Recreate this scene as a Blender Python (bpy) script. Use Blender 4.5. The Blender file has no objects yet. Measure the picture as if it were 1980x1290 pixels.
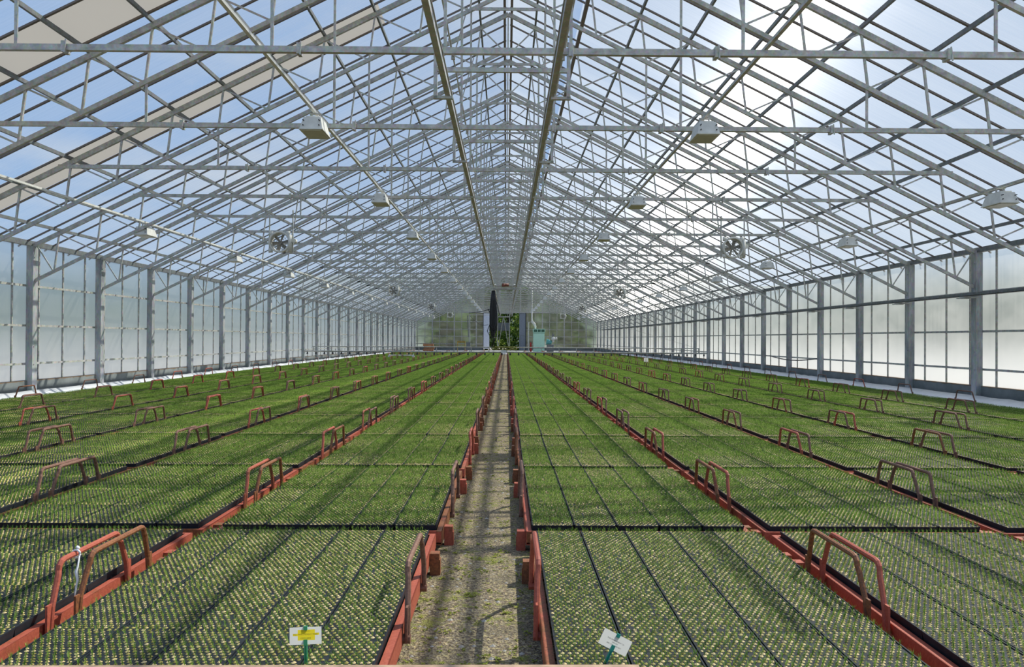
import bpy, bmesh, math, random
from mathutils import Vector, Matrix, Euler
random.seed(7)
sc = bpy.context.scene
PI = math.pi
F = 1510.0; CAMZ = 1.70

# ------------------------------------------------------------------ camera, sky, sun, exposure
cd = bpy.data.cameras.new('camera'); cam = bpy.data.objects.new('camera', cd)
sc.collection.objects.link(cam); sc.camera = cam
cd.sensor_width = 36.0; cd.lens = F / 1980 * 36.0; cd.clip_start = 0.05; cd.clip_end = 2000
yaw = math.atan(11.0 / F); pitch = math.atan(11.0 / F); roll = math.radians(0.35)
cam.matrix_world = (Matrix.Translation((0, 0, CAMZ)) @ Matrix.Rotation(-yaw, 4, 'Z')
                    @ Matrix.Rotation(PI / 2 + pitch, 4, 'X') @ Matrix.Rotation(roll, 4, 'Z'))

SUN = Vector((0.52, 0.41, 0.75)).normalized()
sl = bpy.data.lights.new('sun', 'SUN'); so = bpy.data.objects.new('sun', sl)
sc.collection.objects.link(so)
sl.energy = 7.0; sl.angle = math.radians(0.53); sl.color = (1.0, 0.94, 0.83)
so.rotation_euler = SUN.to_track_quat('Z', 'Y').to_euler(); so.location = (30, 20, 60)

w = bpy.data.worlds.new('sky'); sc.world = w; w.use_nodes = True
nt = w.node_tree; nt.nodes.clear()
def wn(t, **k):
    n = nt.nodes.new(t)
    for a, b in k.items(): setattr(n, a, b)
    return n
wo = wn('ShaderNodeOutputWorld'); bg = wn('ShaderNodeBackground'); bg.inputs['Strength'].default_value = 1.0
tc = wn('ShaderNodeTexCoord'); sep = wn('ShaderNodeSeparateXYZ')
nt.links.new(tc.outputs['Generated'], sep.inputs[0])
ramp = wn('ShaderNodeValToRGB'); cr = ramp.color_ramp
cr.elements[0].position = 0.0; cr.elements[0].color = (0.42, 0.56, 0.72, 1)
cr.elements[1].position = 0.75; cr.elements[1].color = (0.09, 0.24, 0.56, 1)
e = cr.elements.new(0.22); e.color = (0.17, 0.37, 0.70, 1)
nt.links.new(sep.outputs['Z'], ramp.inputs[0])
mad = wn('ShaderNodeMath', operation='MAXIMUM'); mad.inputs[1].default_value = 0.0
nt.links.new(sep.outputs['Z'], mad.inputs[0])
ad = wn('ShaderNodeMath', operation='ADD'); ad.inputs[1].default_value = 0.12
nt.links.new(mad.outputs[0], ad.inputs[0])
dv = wn('ShaderNodeVectorMath', operation='DIVIDE'); cmb = wn('ShaderNodeCombineXYZ')
for i in range(3): nt.links.new(ad.outputs[0], cmb.inputs[i])
nt.links.new(tc.outputs['Generated'], dv.inputs[0]); nt.links.new(cmb.outputs[0], dv.inputs[1])
cn = wn('ShaderNodeTexNoise'); cn.inputs['Scale'].default_value = 0.9; cn.inputs['Detail'].default_value = 7
cn.inputs['Roughness'].default_value = 0.58
nt.links.new(dv.outputs[0], cn.inputs['Vector'])
cr2 = wn('ShaderNodeValToRGB'); cr2.color_ramp.elements[0].position = 0.50; cr2.color_ramp.elements[1].position = 0.78
nt.links.new(cn.outputs['Fac'], cr2.inputs[0])
# thin bright haze towards the sun side of the sky
dt = wn('ShaderNodeVectorMath', operation='DOT_PRODUCT'); dt.inputs[1].default_value = tuple(SUN)
nt.links.new(tc.outputs['Generated'], dt.inputs[0])
mr = wn('ShaderNodeMapRange'); mr.inputs['From Min'].default_value = 0.15; mr.inputs['From Max'].default_value = 1.0
mr.inputs['To Min'].default_value = 0.0; mr.inputs['To Max'].default_value = 0.62
nt.links.new(dt.outputs['Value'], mr.inputs['Value'])
mx = wn('ShaderNodeMath', operation='MAXIMUM')
nt.links.new(mr.outputs[0], mx.inputs[0]); nt.links.new(cr2.outputs['Color'], mx.inputs[1])
mixc = wn('ShaderNodeMixRGB'); mixc.inputs[2].default_value = (0.62, 0.66, 0.72, 1)
nt.links.new(mx.outputs[0], mixc.inputs[0]); nt.links.new(ramp.outputs[0], mixc.inputs[1])
nt.links.new(mixc.outputs[0], bg.inputs['Color']); nt.links.new(bg.outputs[0], wo.inputs[0])

sc.view_settings.view_transform = 'Standard'; sc.view_settings.look = 'None'
sc.view_settings.exposure = 0.12; sc.view_settings.gamma = 1.0; sc.view_settings.use_curve_mapping = False
sc.cycles.max_bounces = 7; sc.cycles.diffuse_bounces = 3; sc.cycles.glossy_bounces = 2
sc.cycles.transmission_bounces = 4; sc.cycles.transparent_max_bounces = 12
sc.cycles.caustics_reflective = False; sc.cycles.caustics_refractive = False
sc.cycles.sample_clamp_indirect = 4.0

# ------------------------------------------------------------------ materials
def newmat(name):
    m = bpy.data.materials.new(name); m.use_nodes = True
    t = m.node_tree; t.nodes.clear()
    o = t.nodes.new('ShaderNodeOutputMaterial')
    return m, t, o
def nd(t, kind, **k):
    n = t.nodes.new(kind)
    for a, b in k.items(): setattr(n, a, b)
    return n
def coords(t, scale=(1, 1, 1), obj=True):
    tcn = nd(t, 'ShaderNodeTexCoord'); mp = nd(t, 'ShaderNodeMapping'); mp.inputs['Scale'].default_value = scale
    if obj: t.links.new(tcn.outputs['Object'], mp.inputs[0])
    else:
        g = nd(t, 'ShaderNodeNewGeometry'); t.links.new(g.outputs['Position'], mp.inputs[0])
    return mp.outputs[0]
def noise(t, vec, scale, detail=4, rough=0.55):
    n = nd(t, 'ShaderNodeTexNoise'); n.inputs['Scale'].default_value = scale; n.inputs['Detail'].default_value = detail
    n.inputs['Roughness'].default_value = rough; t.links.new(vec, n.inputs['Vector']); return n.outputs['Fac']
def rampn(t, fac, stops):
    r = nd(t, 'ShaderNodeValToRGB'); els = r.color_ramp.elements
    while len(els) < len(stops): els.new(0.5)
    for e_, (p, c) in zip(els, stops): e_.position = p; e_.color = (*c, 1) if len(c) == 3 else c
    t.links.new(fac, r.inputs[0]); return r.outputs['Color']
def mixrgb(t, fac, a, b, mode='MIX'):
    m = nd(t, 'ShaderNodeMixRGB', blend_type=mode)
    for i, v in ((0, fac), (1, a), (2, b)):
        if isinstance(v, (int, float)): m.inputs[i].default_value = v
        elif isinstance(v, tuple): m.inputs[i].default_value = (*v, 1)
        else: t.links.new(v, m.inputs[i])
    return m.outputs[0]
def principled(t, o, col, rough=0.6, metal=0.0, spec=0.5, bump=None, bstr=0.2):
    p = nd(t, 'ShaderNodeBsdfPrincipled')
    if isinstance(col, tuple): p.inputs['Base Color'].default_value = (*col, 1)
    else: t.links.new(col, p.inputs['Base Color'])
    p.inputs['Roughness'].default_value = rough; p.inputs['Metallic'].default_value = metal
    p.inputs['Specular IOR Level'].default_value = spec
    if bump is not None:
        b = nd(t, 'ShaderNodeBump'); b.inputs['Strength'].default_value = bstr; b.inputs['Distance'].default_value = 0.02
        t.links.new(bump, b.inputs['Height']); t.links.new(b.outputs[0], p.inputs['Normal'])
    t.links.new(p.outputs[0], o.inputs['Surface']); return p
def simple(name, col, rough=0.6, metal=0.0, var=0.12, scale=6):
    m, t, o = newmat(name)
    n = noise(t, coords(t), scale, 5)
    c = rampn(t, n, [(0.3, tuple(x * (1 - var) for x in col)), (0.7, tuple(min(1, x * (1 + var)) for x in col))])
    principled(t, o, c, rough, metal); return m
M = {}
def galv(name, lo, hi, rough=0.45, metal=0.35, scale=7, stretch=(1, 1, 1)):
    m, t, o = newmat(name)
    v = coords(t, stretch, obj=False)
    n = noise(t, v, scale, 6, 0.65)
    vo = nd(t, 'ShaderNodeTexVoronoi'); vo.inputs['Scale'].default_value = 26; t.links.new(v, vo.inputs['Vector'])
    c = rampn(t, n, [(0.32, lo), (0.68, hi)])
    c = mixrgb(t, 0.12, c, vo.outputs['Color'], 'OVERLAY')
    principled(t, o, c, rough, metal); return m
M['steel'] = galv('galvanized_steel', (0.34, 0.335, 0.30), (0.60, 0.595, 0.545), 0.5, 0.08)
M['post'] = galv('post_steel', (0.22, 0.235, 0.24), (0.58, 0.60, 0.59), 0.5, 0.15, scale=2.2, stretch=(1, 1, 0.35))
M['dark_steel'] = galv('weathered_bar', (0.13, 0.14, 0.14), (0.22, 0.235, 0.235), 0.55, 0.2)
M['rail'] = galv('rail_steel', (0.36, 0.36, 0.345), (0.52, 0.52, 0.50), 0.5, 0.15)
M['brown_bar'] = simple('brown_ridge_bar', (0.17, 0.14, 0.12))
M['white'] = simple('white_paint', (0.72, 0.72, 0.67), 0.5)
M['white2'] = simple('white_plastic', (0.82, 0.84, 0.86), 0.5, 0, 0.06)
M['lens'] = simple('lamp_glass_grimy', (0.52, 0.50, 0.38), 0.35)
M['black'] = simple('black_rubber', (0.02, 0.02, 0.022), 0.5)
M['mint'] = simple('mint_enamel', (0.50, 0.80, 0.63), 0.45, 0, 0.05, 1)
M['dkgreen'] = simple('dark_green_opening', (0.05, 0.14, 0.09))
M['teal'] = simple('teal_paint', (0.12, 0.38, 0.38))
M['red'] = simple('red_paint', (0.5, 0.03, 0.02), 0.4)
M['orange_wood'] = simple('orange_wood', (0.46, 0.20, 0.08), 0.7, 0, 0.3)
M['yellow_wood'] = simple('yellow_wood', (0.42, 0.30, 0.08), 0.7, 0, 0.3)
M['door_grey'] = simple('grey_door_paint', (0.22, 0.25, 0.30), 0.5)
M['door_white'] = simple('pale_door_paint', (0.70, 0.74, 0.84), 0.5)
M['motor'] = simple('rusty_motor', (0.25, 0.09, 0.06))
M['fan_white'] = simple('fan_cream', (0.74, 0.73, 0.66))
M['fan_dark'] = simple('fan_grime', (0.30, 0.285, 0.25))
M['card'] = simple('white_card', (0.88, 0.9, 0.9), 0.4, 0, 0.02)
m, t, o = newmat('white_card_stock'); M['card'] = m
df = nd(t, 'ShaderNodeBsdfDiffuse'); df.inputs[0].default_value = (0.9, 0.9, 0.9, 1)
tl = nd(t, 'ShaderNodeBsdfTranslucent'); tl.inputs[0].default_value = (0.9, 0.9, 0.88, 1)
ms = nd(t, 'ShaderNodeMixShader'); ms.inputs[0].default_value = 0.7
t.links.new(df.outputs[0], ms.inputs[1]); t.links.new(tl.outputs[0], ms.inputs[2]); t.links.new(ms.outputs[0], o.inputs['Surface'])
m, t, o = newmat('yellow_highlighter'); M['hl'] = m
df = nd(t, 'ShaderNodeBsdfDiffuse'); df.inputs[0].default_value = (0.95, 0.78, 0.04, 1)
tl = nd(t, 'ShaderNodeBsdfTranslucent'); tl.inputs[0].default_value = (0.95, 0.78, 0.04, 1)
ms = nd(t, 'ShaderNodeMixShader'); ms.inputs[0].default_value = 0.7
t.links.new(df.outputs[0], ms.inputs[1]); t.links.new(tl.outputs[0], ms.inputs[2]); t.links.new(ms.outputs[0], o.inputs['Surface'])
M['ink'] = simple('ink', (0.10, 0.10, 0.12), 0.6)
M['ink_y'] = simple('ink_under_highlighter', (0.35, 0.27, 0.03), 0.6)
M['stake_a'] = simple('green_plastic', (0.05, 0.36, 0.15), 0.4)
M['stake_b'] = simple('teal_plastic', (0.01, 0.30, 0.22), 0.4)
M['hose_y'] = simple('yellow_green_hose', (0.30, 0.30, 0.06), 0.5)

# red-lead painted / rusted steel; each object leans to fresh paint or to brown rust
m, t, o = newmat('rust_red_steel'); M['rust'] = m
oi = nd(t, 'ShaderNodeObjectInfo'); v = coords(t, (1, 1, 1), False)
n1 = noise(t, v, 5, 6, 0.7); n2 = noise(t, v, 60, 4, 0.7)
paint = rampn(t, n2, [(0.3, (0.33, 0.070, 0.040)), (0.7, (0.48, 0.120, 0.070))])
rst = rampn(t, n2, [(0.3, (0.11, 0.045, 0.025)), (0.55, (0.26, 0.095, 0.035)), (0.8, (0.36, 0.16, 0.06))])
ma = nd(t, 'ShaderNodeMath', operation='MULTIPLY_ADD'); ma.inputs[1].default_value = 0.9; ma.inputs[2].default_value = -0.45
t.links.new(oi.outputs['Random'], ma.inputs[0])
mb_ = nd(t, 'ShaderNodeMath', operation='ADD'); t.links.new(ma.outputs[0], mb_.inputs[0]); t.links.new(n1, mb_.inputs[1])
fac = rampn(t, mb_.outputs[0], [(0.42, (0, 0, 0)), (0.62, (1, 1, 1))])
principled(t, o, mixrgb(t, fac, paint, rst), 0.55, 0.0, 0.4, n2, 0.15)
m, t, o = newmat('brown_rusted_pipe'); M['rust_brown'] = m
v = coords(t, (1, 1, 1), False); n2 = noise(t, v, 40, 5, 0.7)
principled(t, o, rampn(t, n2, [(0.3, (0.13, 0.06, 0.04)), (0.7, (0.28, 0.15, 0.10))]), 0.6, 0.1, 0.4, n2, 0.2)

# twin-wall roofing: clear part + milky part + ribs that fan the sunlight out across the slope
def roofmat(name, tang, clear, tint, base):
    m, t, o = newmat(name)
    v = coords(t, (0.35, 9.0, 0.35), False); n = noise(t, v, 1.6, 6, 0.7)
    v2 = coords(t, (0.10, 0.8, 0.10), False); nb = noise(t, v2, 1.0, 3, 0.5)
    st = nd(t, 'ShaderNodeMath', operation='MULTIPLY_ADD'); st.inputs[1].default_value = 0.5
    t.links.new(n, st.inputs[0]); t.links.new(nb, st.inputs[2])
    f = rampn(t, st.outputs[0], [(0.45, (clear[0],) * 3), (1.0, (clear[1],) * 3)])
    lw = nd(t, 'ShaderNodeLayerWeight'); lw.inputs['Blend'].default_value = 0.5
    pw = nd(t, 'ShaderNodeMath', operation='POWER'); pw.inputs[1].default_value = 3.0; t.links.new(lw.outputs['Facing'], pw.inputs[0])
    ml = nd(t, 'ShaderNodeMath', operation='MULTIPLY'); ml.inputs[1].default_value = 0.4; t.links.new(pw.outputs[0], ml.inputs[0])
    fa = nd(t, 'ShaderNodeMath', operation='ADD', use_clamp=True); t.links.new(f, fa.inputs[0]); t.links.new(ml.outputs[0], fa.inputs[1])
    tr = nd(t, 'ShaderNodeBsdfTransparent'); tr.inputs[0].default_value = (*tint, 1)
    tl = nd(t, 'ShaderNodeBsdfTranslucent'); tl.inputs[0].default_value = (*base, 1)
    hr = nd(t, 'ShaderNodeBsdfHair', component='Transmission'); hr.inputs['Color'].default_value = (1, 1, 1, 1)
    hr.inputs['RoughnessU'].default_value = 0.012; hr.inputs['RoughnessV'].default_value = 1.0
    tg = nd(t, 'ShaderNodeCombineXYZ')
    for i in range(3): tg.inputs[i].default_value = tang[i]
    t.links.new(tg.outputs[0], hr.inputs['Tangent'])
    m1 = nd(t, 'ShaderNodeMixShader'); m1.inputs[0].default_value = 0.17
    t.links.new(tl.outputs[0], m1.inputs[1]); t.links.new(hr.outputs[0], m1.inputs[2])
    m2 = nd(t, 'ShaderNodeMixShader'); t.links.new(fa.outputs[0], m2.inputs[0])
    t.links.new(tr.outputs[0], m2.inputs[1]); t.links.new(m1.outputs[0], m2.inputs[2])
    t.links.new(m2.outputs[0], o.inputs['Surface']); return m
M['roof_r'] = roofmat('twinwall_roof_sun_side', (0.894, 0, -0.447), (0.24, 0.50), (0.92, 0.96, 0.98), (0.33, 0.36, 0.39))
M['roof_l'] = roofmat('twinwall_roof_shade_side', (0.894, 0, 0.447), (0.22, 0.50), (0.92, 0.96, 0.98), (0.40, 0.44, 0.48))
m, t, o = newmat('cream_roof_panel'); M['cream'] = m
tl = nd(t, 'ShaderNodeBsdfTranslucent'); tl.inputs[0].default_value = (0.50, 0.46, 0.39, 1)
df = nd(t, 'ShaderNodeBsdfDiffuse'); df.inputs[0].default_value = (0.52, 0.49, 0.43, 1)
ms = nd(t, 'ShaderNodeMixShader'); ms.inputs[0].default_value = 0.4
t.links.new(tl.outputs[0], ms.inputs[1]); t.links.new(df.outputs[0], ms.inputs[2]); t.links.new(ms.outputs[0], o.inputs['Surface'])

def wallmat(name, milky, rough, tint, dfrac=0.5):
    m, t, o = newmat(name)
    v = coords(t, (6, 6, 0.12), False); n = noise(t, v, 1.8, 5, 0.7)
    v2 = coords(t, (0.5, 0.5, 1.1), False); n2 = noise(t, v2, 1.4, 4)
    sm = nd(t, 'ShaderNodeMath', operation='MULTIPLY_ADD'); sm.inputs[1].default_value = 0.5
    t.links.new(n, sm.inputs[0]); t.links.new(n2, sm.inputs[2])
    f = rampn(t, sm.outputs[0], [(0.5, (milky[0],) * 3), (1.0, (milky[1],) * 3)])
    rf = nd(t, 'ShaderNodeBsdfRefraction'); rf.inputs['Roughness'].default_value = rough; rf.inputs['IOR'].default_value = 1.25
    rf.inputs['Color'].default_value = (*tint, 1)
    tl = nd(t, 'ShaderNodeBsdfTranslucent'); tl.inputs[0].default_value = (0.80, 0.81, 0.78, 1)
    df = nd(t, 'ShaderNodeBsdfDiffuse'); df.inputs[0].default_value = (0.80, 0.81, 0.78, 1)
    md_ = nd(t, 'ShaderNodeMixShader'); md_.inputs[0].default_value = dfrac
    t.links.new(tl.outputs[0], md_.inputs[1]); t.links.new(df.outputs[0], md_.inputs[2])
    ms = nd(t, 'ShaderNodeMixShader'); t.links.new(f, ms.inputs[0])
    t.links.new(rf.outputs[0], ms.inputs[1]); t.links.new(md_.outputs[0], ms.inputs[2]); t.links.new(ms.outputs[0], o.inputs['Surface'])
    return m
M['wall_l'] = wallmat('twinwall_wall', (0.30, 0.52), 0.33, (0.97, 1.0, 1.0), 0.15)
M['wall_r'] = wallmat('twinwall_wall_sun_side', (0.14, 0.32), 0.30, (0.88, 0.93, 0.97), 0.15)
M['wall_far'] = wallmat('twinwall_gable', (0.03, 0.14), 0.36, (0.85, 0.95, 0.90), 0.2)

m, t, o = newmat('concrete_plinth'); M['concrete'] = m
v = coords(t, (1, 1, 1), False); n = noise(t, v, 1.2, 7, 0.65)
c = rampn(t, n, [(0.3, (0.13, 0.15, 0.145)), (0.7, (0.26, 0.285, 0.28))])
sp = nd(t, 'ShaderNodeSeparateXYZ'); t.links.new(v, sp.inputs[0])
# brown algae line where the sheets meet the plinth top
n3 = noise(t, v, 3.0, 5, 0.7)
am = nd(t, 'ShaderNodeMath', operation='MULTIPLY_ADD'); am.inputs[1].default_value = 0.12; t.links.new(n3, am.inputs[0]); t.links.new(sp.outputs['Z'], am.inputs[2])
al = rampn(t, am.outputs[0], [(0.485, (0, 0, 0)), (0.51, (1, 1, 1))])
principled(t, o, mixrgb(t, al, c, (0.20, 0.13, 0.07)), 0.8)

m, t, o = newmat('gravel_ground'); M['ground'] = m
v = coords(t, (1, 1, 1), False)
vo = nd(t, 'ShaderNodeTexVoronoi'); vo.inputs['Scale'].default_value = 75; t.links.new(v, vo.inputs['Vector'])
g1 = rampn(t, vo.outputs['Color'], [(0.1, (0.07, 0.052, 0.034)), (0.5, (0.155, 0.12, 0.08)), (0.8, (0.28, 0.24, 0.17)), (1.0, (0.27, 0.13, 0.075))])
n1 = noise(t, v, 38, 6, 0.8)
chaff = rampn(t, n1, [(0.52, (0, 0, 0)), (0.60, (1, 1, 1))])
c = mixrgb(t, chaff, g1, (0.50, 0.41, 0.20))
n2 = noise(t, v, 2.6, 6, 0.7); n4 = noise(t, v, 14, 5, 0.8)
gg = nd(t, 'ShaderNodeMath', operation='MULTIPLY'); t.links.new(n2, gg.inputs[0]); t.links.new(n4, gg.inputs[1])
grn = rampn(t, gg.outputs[0], [(0.27, (0, 0, 0)), (0.34, (1, 1, 1))])
c = mixrgb(t, grn, c, (0.20, 0.20, 0.05))
n5 = noise(t, v, 1.7, 4, 0.5)
damp = rampn(t, n5, [(0.54, (0, 0, 0)), (0.66, (0.6, 0.6, 0.6))])
c = mixrgb(t, damp, c, (0.11, 0.095, 0.06))
principled(t, o, c, 0.85, 0, 0.3, vo.outputs['Distance'], 0.5)
m, t, o = newmat('outside_ground'); M['outside'] = m
v = coords(t, (1, 1, 1), False); n = noise(t, v, 0.08, 5)
principled(t, o, rampn(t, n, [(0.35, (0.34, 0.32, 0.285)), (0.65, (0.43, 0.41, 0.375))]), 0.9)
m, t, o = newmat('far_hills'); M['hills'] = m
v = coords(t, (1, 1, 1), False); n = noise(t, v, 0.03, 6)
principled(t, o, rampn(t, n, [(0.35, (0.04, 0.065, 0.045)), (0.65, (0.09, 0.125, 0.09))]), 0.95)
M['pad'] = simple('grey_concrete_pad', (0.30, 0.30, 0.30), 0.8, 0, 0.2, 0.5)
m, t, o = newmat('black_tray_plastic'); M['tray'] = m
principled(t, o, rampn(t, noise(t, coords(t), 8, 4), [(0.3, (0.014, 0.017, 0.021)), (0.7, (0.028, 0.034, 0.041))]), 0.6, 0, 0.18)

def leafmat(name, stops, trans=0.35):
    m, t, o = newmat(name)
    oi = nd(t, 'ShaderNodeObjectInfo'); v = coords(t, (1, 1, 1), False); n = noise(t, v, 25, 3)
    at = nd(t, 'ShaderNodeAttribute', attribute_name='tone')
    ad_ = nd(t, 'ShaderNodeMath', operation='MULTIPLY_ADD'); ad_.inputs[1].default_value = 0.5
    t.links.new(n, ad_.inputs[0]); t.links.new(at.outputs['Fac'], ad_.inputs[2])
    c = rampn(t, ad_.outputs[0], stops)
    df = nd(t, 'ShaderNodeBsdfPrincipled'); t.links.new(c, df.inputs['Base Color']); df.inputs['Roughness'].default_value = 0.6
    df.inputs['Specular IOR Level'].default_value = 0.12
    tl = nd(t, 'ShaderNodeBsdfTranslucent'); t.links.new(c, tl.inputs[0])
    ms = nd(t, 'ShaderNodeMixShader'); ms.inputs[0].default_value = trans
    t.links.new(df.outputs[0], ms.inputs[1]); t.links.new(tl.outputs[0], ms.inputs[2]); t.links.new(ms.outputs[0], o.inputs['Surface'])
    return m
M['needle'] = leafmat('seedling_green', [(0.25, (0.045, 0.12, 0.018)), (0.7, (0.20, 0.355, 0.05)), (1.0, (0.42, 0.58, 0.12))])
M['grit'] = leafmat('cell_grit', [(0.25, (0.10, 0.10, 0.02)), (0.7, (0.38, 0.32, 0.10)), (1.2, (0.66, 0.52, 0.27))], 0.0)
M['weed'] = leafmat('weed_green', [(0.3, (0.14, 0.20, 0.02)), (1.0, (0.42, 0.44, 0.10))])
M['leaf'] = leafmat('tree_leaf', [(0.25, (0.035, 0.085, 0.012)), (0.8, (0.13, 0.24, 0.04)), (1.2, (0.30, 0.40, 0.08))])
M['bark'] = simple('bark', (0.09, 0.07, 0.05), 0.9)

# ------------------------------------------------------------------ mesh helpers
class MB:
    def __init__(s): s.v = []; s.f = []; s.mi = []; s.tone = []
    def quadbox(s, ps, mi=0):
        b = len(s.v); s.v += [tuple(p) for p in ps]
        for f in ((0, 3, 2, 1), (4, 5, 6, 7), (0, 1, 5, 4), (1, 2, 6, 5), (2, 3, 7, 6), (3, 0, 4, 7)):
            s.f.append(tuple(b + i for i in f)); s.mi.append(mi)
        return s
    def box(s, x0, x1, y0, y1, z0, z1, mi=0):
        return s.quadbox([(x0, y0, z0), (x1, y0, z0), (x1, y1, z0), (x0, y1, z0), (x0, y0, z1), (x1, y0, z1), (x1, y1, z1), (x0, y1, z1)], mi)
    def bar(s, p, q, w, h=None, up=(0, 0, 1), mi=0):
        h = h or w; p = Vector(p); q = Vector(q); d = (q - p).normalized(); u = Vector(up)
        if abs(d.dot(u)) > 0.95: u = Vector((0, 1, 0))
        sx = d.cross(u).normalized() * (w / 2); uz = sx.cross(d).normalized() * (h / 2)
        return s.quadbox([p - sx - uz, p + sx - uz, q + sx - uz, q - sx - uz, p - sx + uz, p + sx + uz, q + sx + uz, q - sx + uz], mi)
    def tube(s, pts, r, n=8, cap=True, mi=0):
        pts = [Vector(p) for p in pts]; b = len(s.v); N = len(pts); prev = None
        for i, p in enumerate(pts):
            d = (pts[min(i + 1, N - 1)] - pts[max(i - 1, 0)]).normalized()
            if prev is None: a = Vector((0, 0, 1)) if abs(d.z) < 0.9 else Vector((1, 0, 0)); sx = d.cross(a).normalized()
            else: sx = (prev - d * prev.dot(d)).normalized()
            prev = sx; uy = d.cross(sx); rr = r[i] if isinstance(r, (list, tuple)) else r
            for k in range(n):
                a = 2 * PI * k / n; s.v.append(tuple(p + sx * math.cos(a) * rr + uy * math.sin(a) * rr))
        for i in range(N - 1):
            for k in range(n):
                k2 = (k + 1) % n; s.f.append((b + i * n + k, b + i * n + k2, b + (i + 1) * n + k2, b + (i + 1) * n + k)); s.mi.append(mi)
        if cap:
            s.f.append(tuple(b + k for k in range(n))[::-1]); s.mi.append(mi)
            s.f.append(tuple(b + (N - 1) * n + k for k in range(n))); s.mi.append(mi)
        return s
    def ring(s, c, r0, r1, y0, y1, n=24, mi=0):     # annular duct with its axis along Y
        b = len(s.v)
        for k in range(n):
            a = 2 * PI * k / n; ca, sa = math.cos(a), math.sin(a)
            for (r, y) in ((r0, y0), (r1, y0), (r1, y1), (r0, y1)): s.v.append((c[0] + r * ca, c[1] + y, c[2] + r * sa))
        for k in range(n):
            k2 = (k + 1) % n
            for j in range(4):
                j2 = (j + 1) % 4; s.f.append((b + 4 * k + j, b + 4 * k + j2, b + 4 * k2 + j2, b + 4 * k2 + j)); s.mi.append(mi)
        return s
    def face(s, ps, mi=0):
        b = len(s.v); s.v += [tuple(p) for p in ps]; s.f.append(tuple(range(b, b + len(ps)))); s.mi.append(mi); return s
    def mesh(s, name, mats, smooth=False):
        me = bpy.data.meshes.new(name); me.from_pydata(s.v, [], s.f)
        if not isinstance(mats, (list, tuple)): mats = [mats]
        for m_ in mats: me.materials.append(m_)
        me.polygons.foreach_set('material_index', s.mi)
        if s.tone:
            at = me.attributes.new('tone', 'FLOAT', 'POINT'); at.data.foreach_set('value', s.tone)
        if smooth: me.polygons.foreach_set('use_smooth', [True] * len(me.polygons))
        me.update(); return me
    def build(s, name, mats, parent=None, smooth=False):
        return mk(name, s.mesh(name, mats, smooth), parent)
def mk(name, me, parent=None, loc=None):
    o = bpy.data.objects.new(name, me); sc.collection.objects.link(o)
    if parent is not None: o.parent = parent
    if loc is not None: o.location = loc
    return o
def empty(name, loc=(0, 0, 0)):
    o = bpy.data.objects.new(name, None); sc.collection.objects.link(o); o.location = loc; o.empty_display_size = 0.2; return o
def tag(o, label=None, cat=None, group=None, kind=None):
    if label: o['label'] = label
    if cat: o['category'] = cat
    if group: o['group'] = group
    if kind: o['kind'] = kind
    return o
def struct(o): o['kind'] = 'structure'; return o
ORD = ['first', 'second', 'third', 'fourth', 'fifth', 'sixth', 'seventh', 'eighth', 'ninth', 'tenth', 'eleventh', 'twelfth', 'thirteenth',
       'fourteenth', 'fifteenth', 'sixteenth', 'seventeenth', 'eighteenth', 'nineteenth', 'twentieth', 'twenty-first', 'twenty-second',
       'twenty-third', 'twenty-fourth', 'twenty-fifth', 'twenty-sixth', 'twenty-seventh', 'twenty-eighth', 'twenty-ninth', 'thirtieth', 'thirty-first']

# ------------------------------------------------------------------ the house
BAY = 22.0 / 6; YEND = 32 * BAY; XW = 13.3; RZ = 10.88; SL = 0.5
zr = lambda x: RZ - SL * abs(x)
YS, YE = -6.0, YEND + 0.1

fl = MB().box(-13.5, 13.5, -6, YEND + 0.2, -0.12, 0.0).build('floor', M['ground']); struct(fl)
pd_ = MB().box(-13.4, 13.4, 86.5, YEND, 0.0, 0.03).build('floor_far', M['pad']); struct(pd_)
og = MB().box(-400, 400, -60, 500, -0.5, -0.14).build('ground', M['outside']); struct(og)

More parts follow.
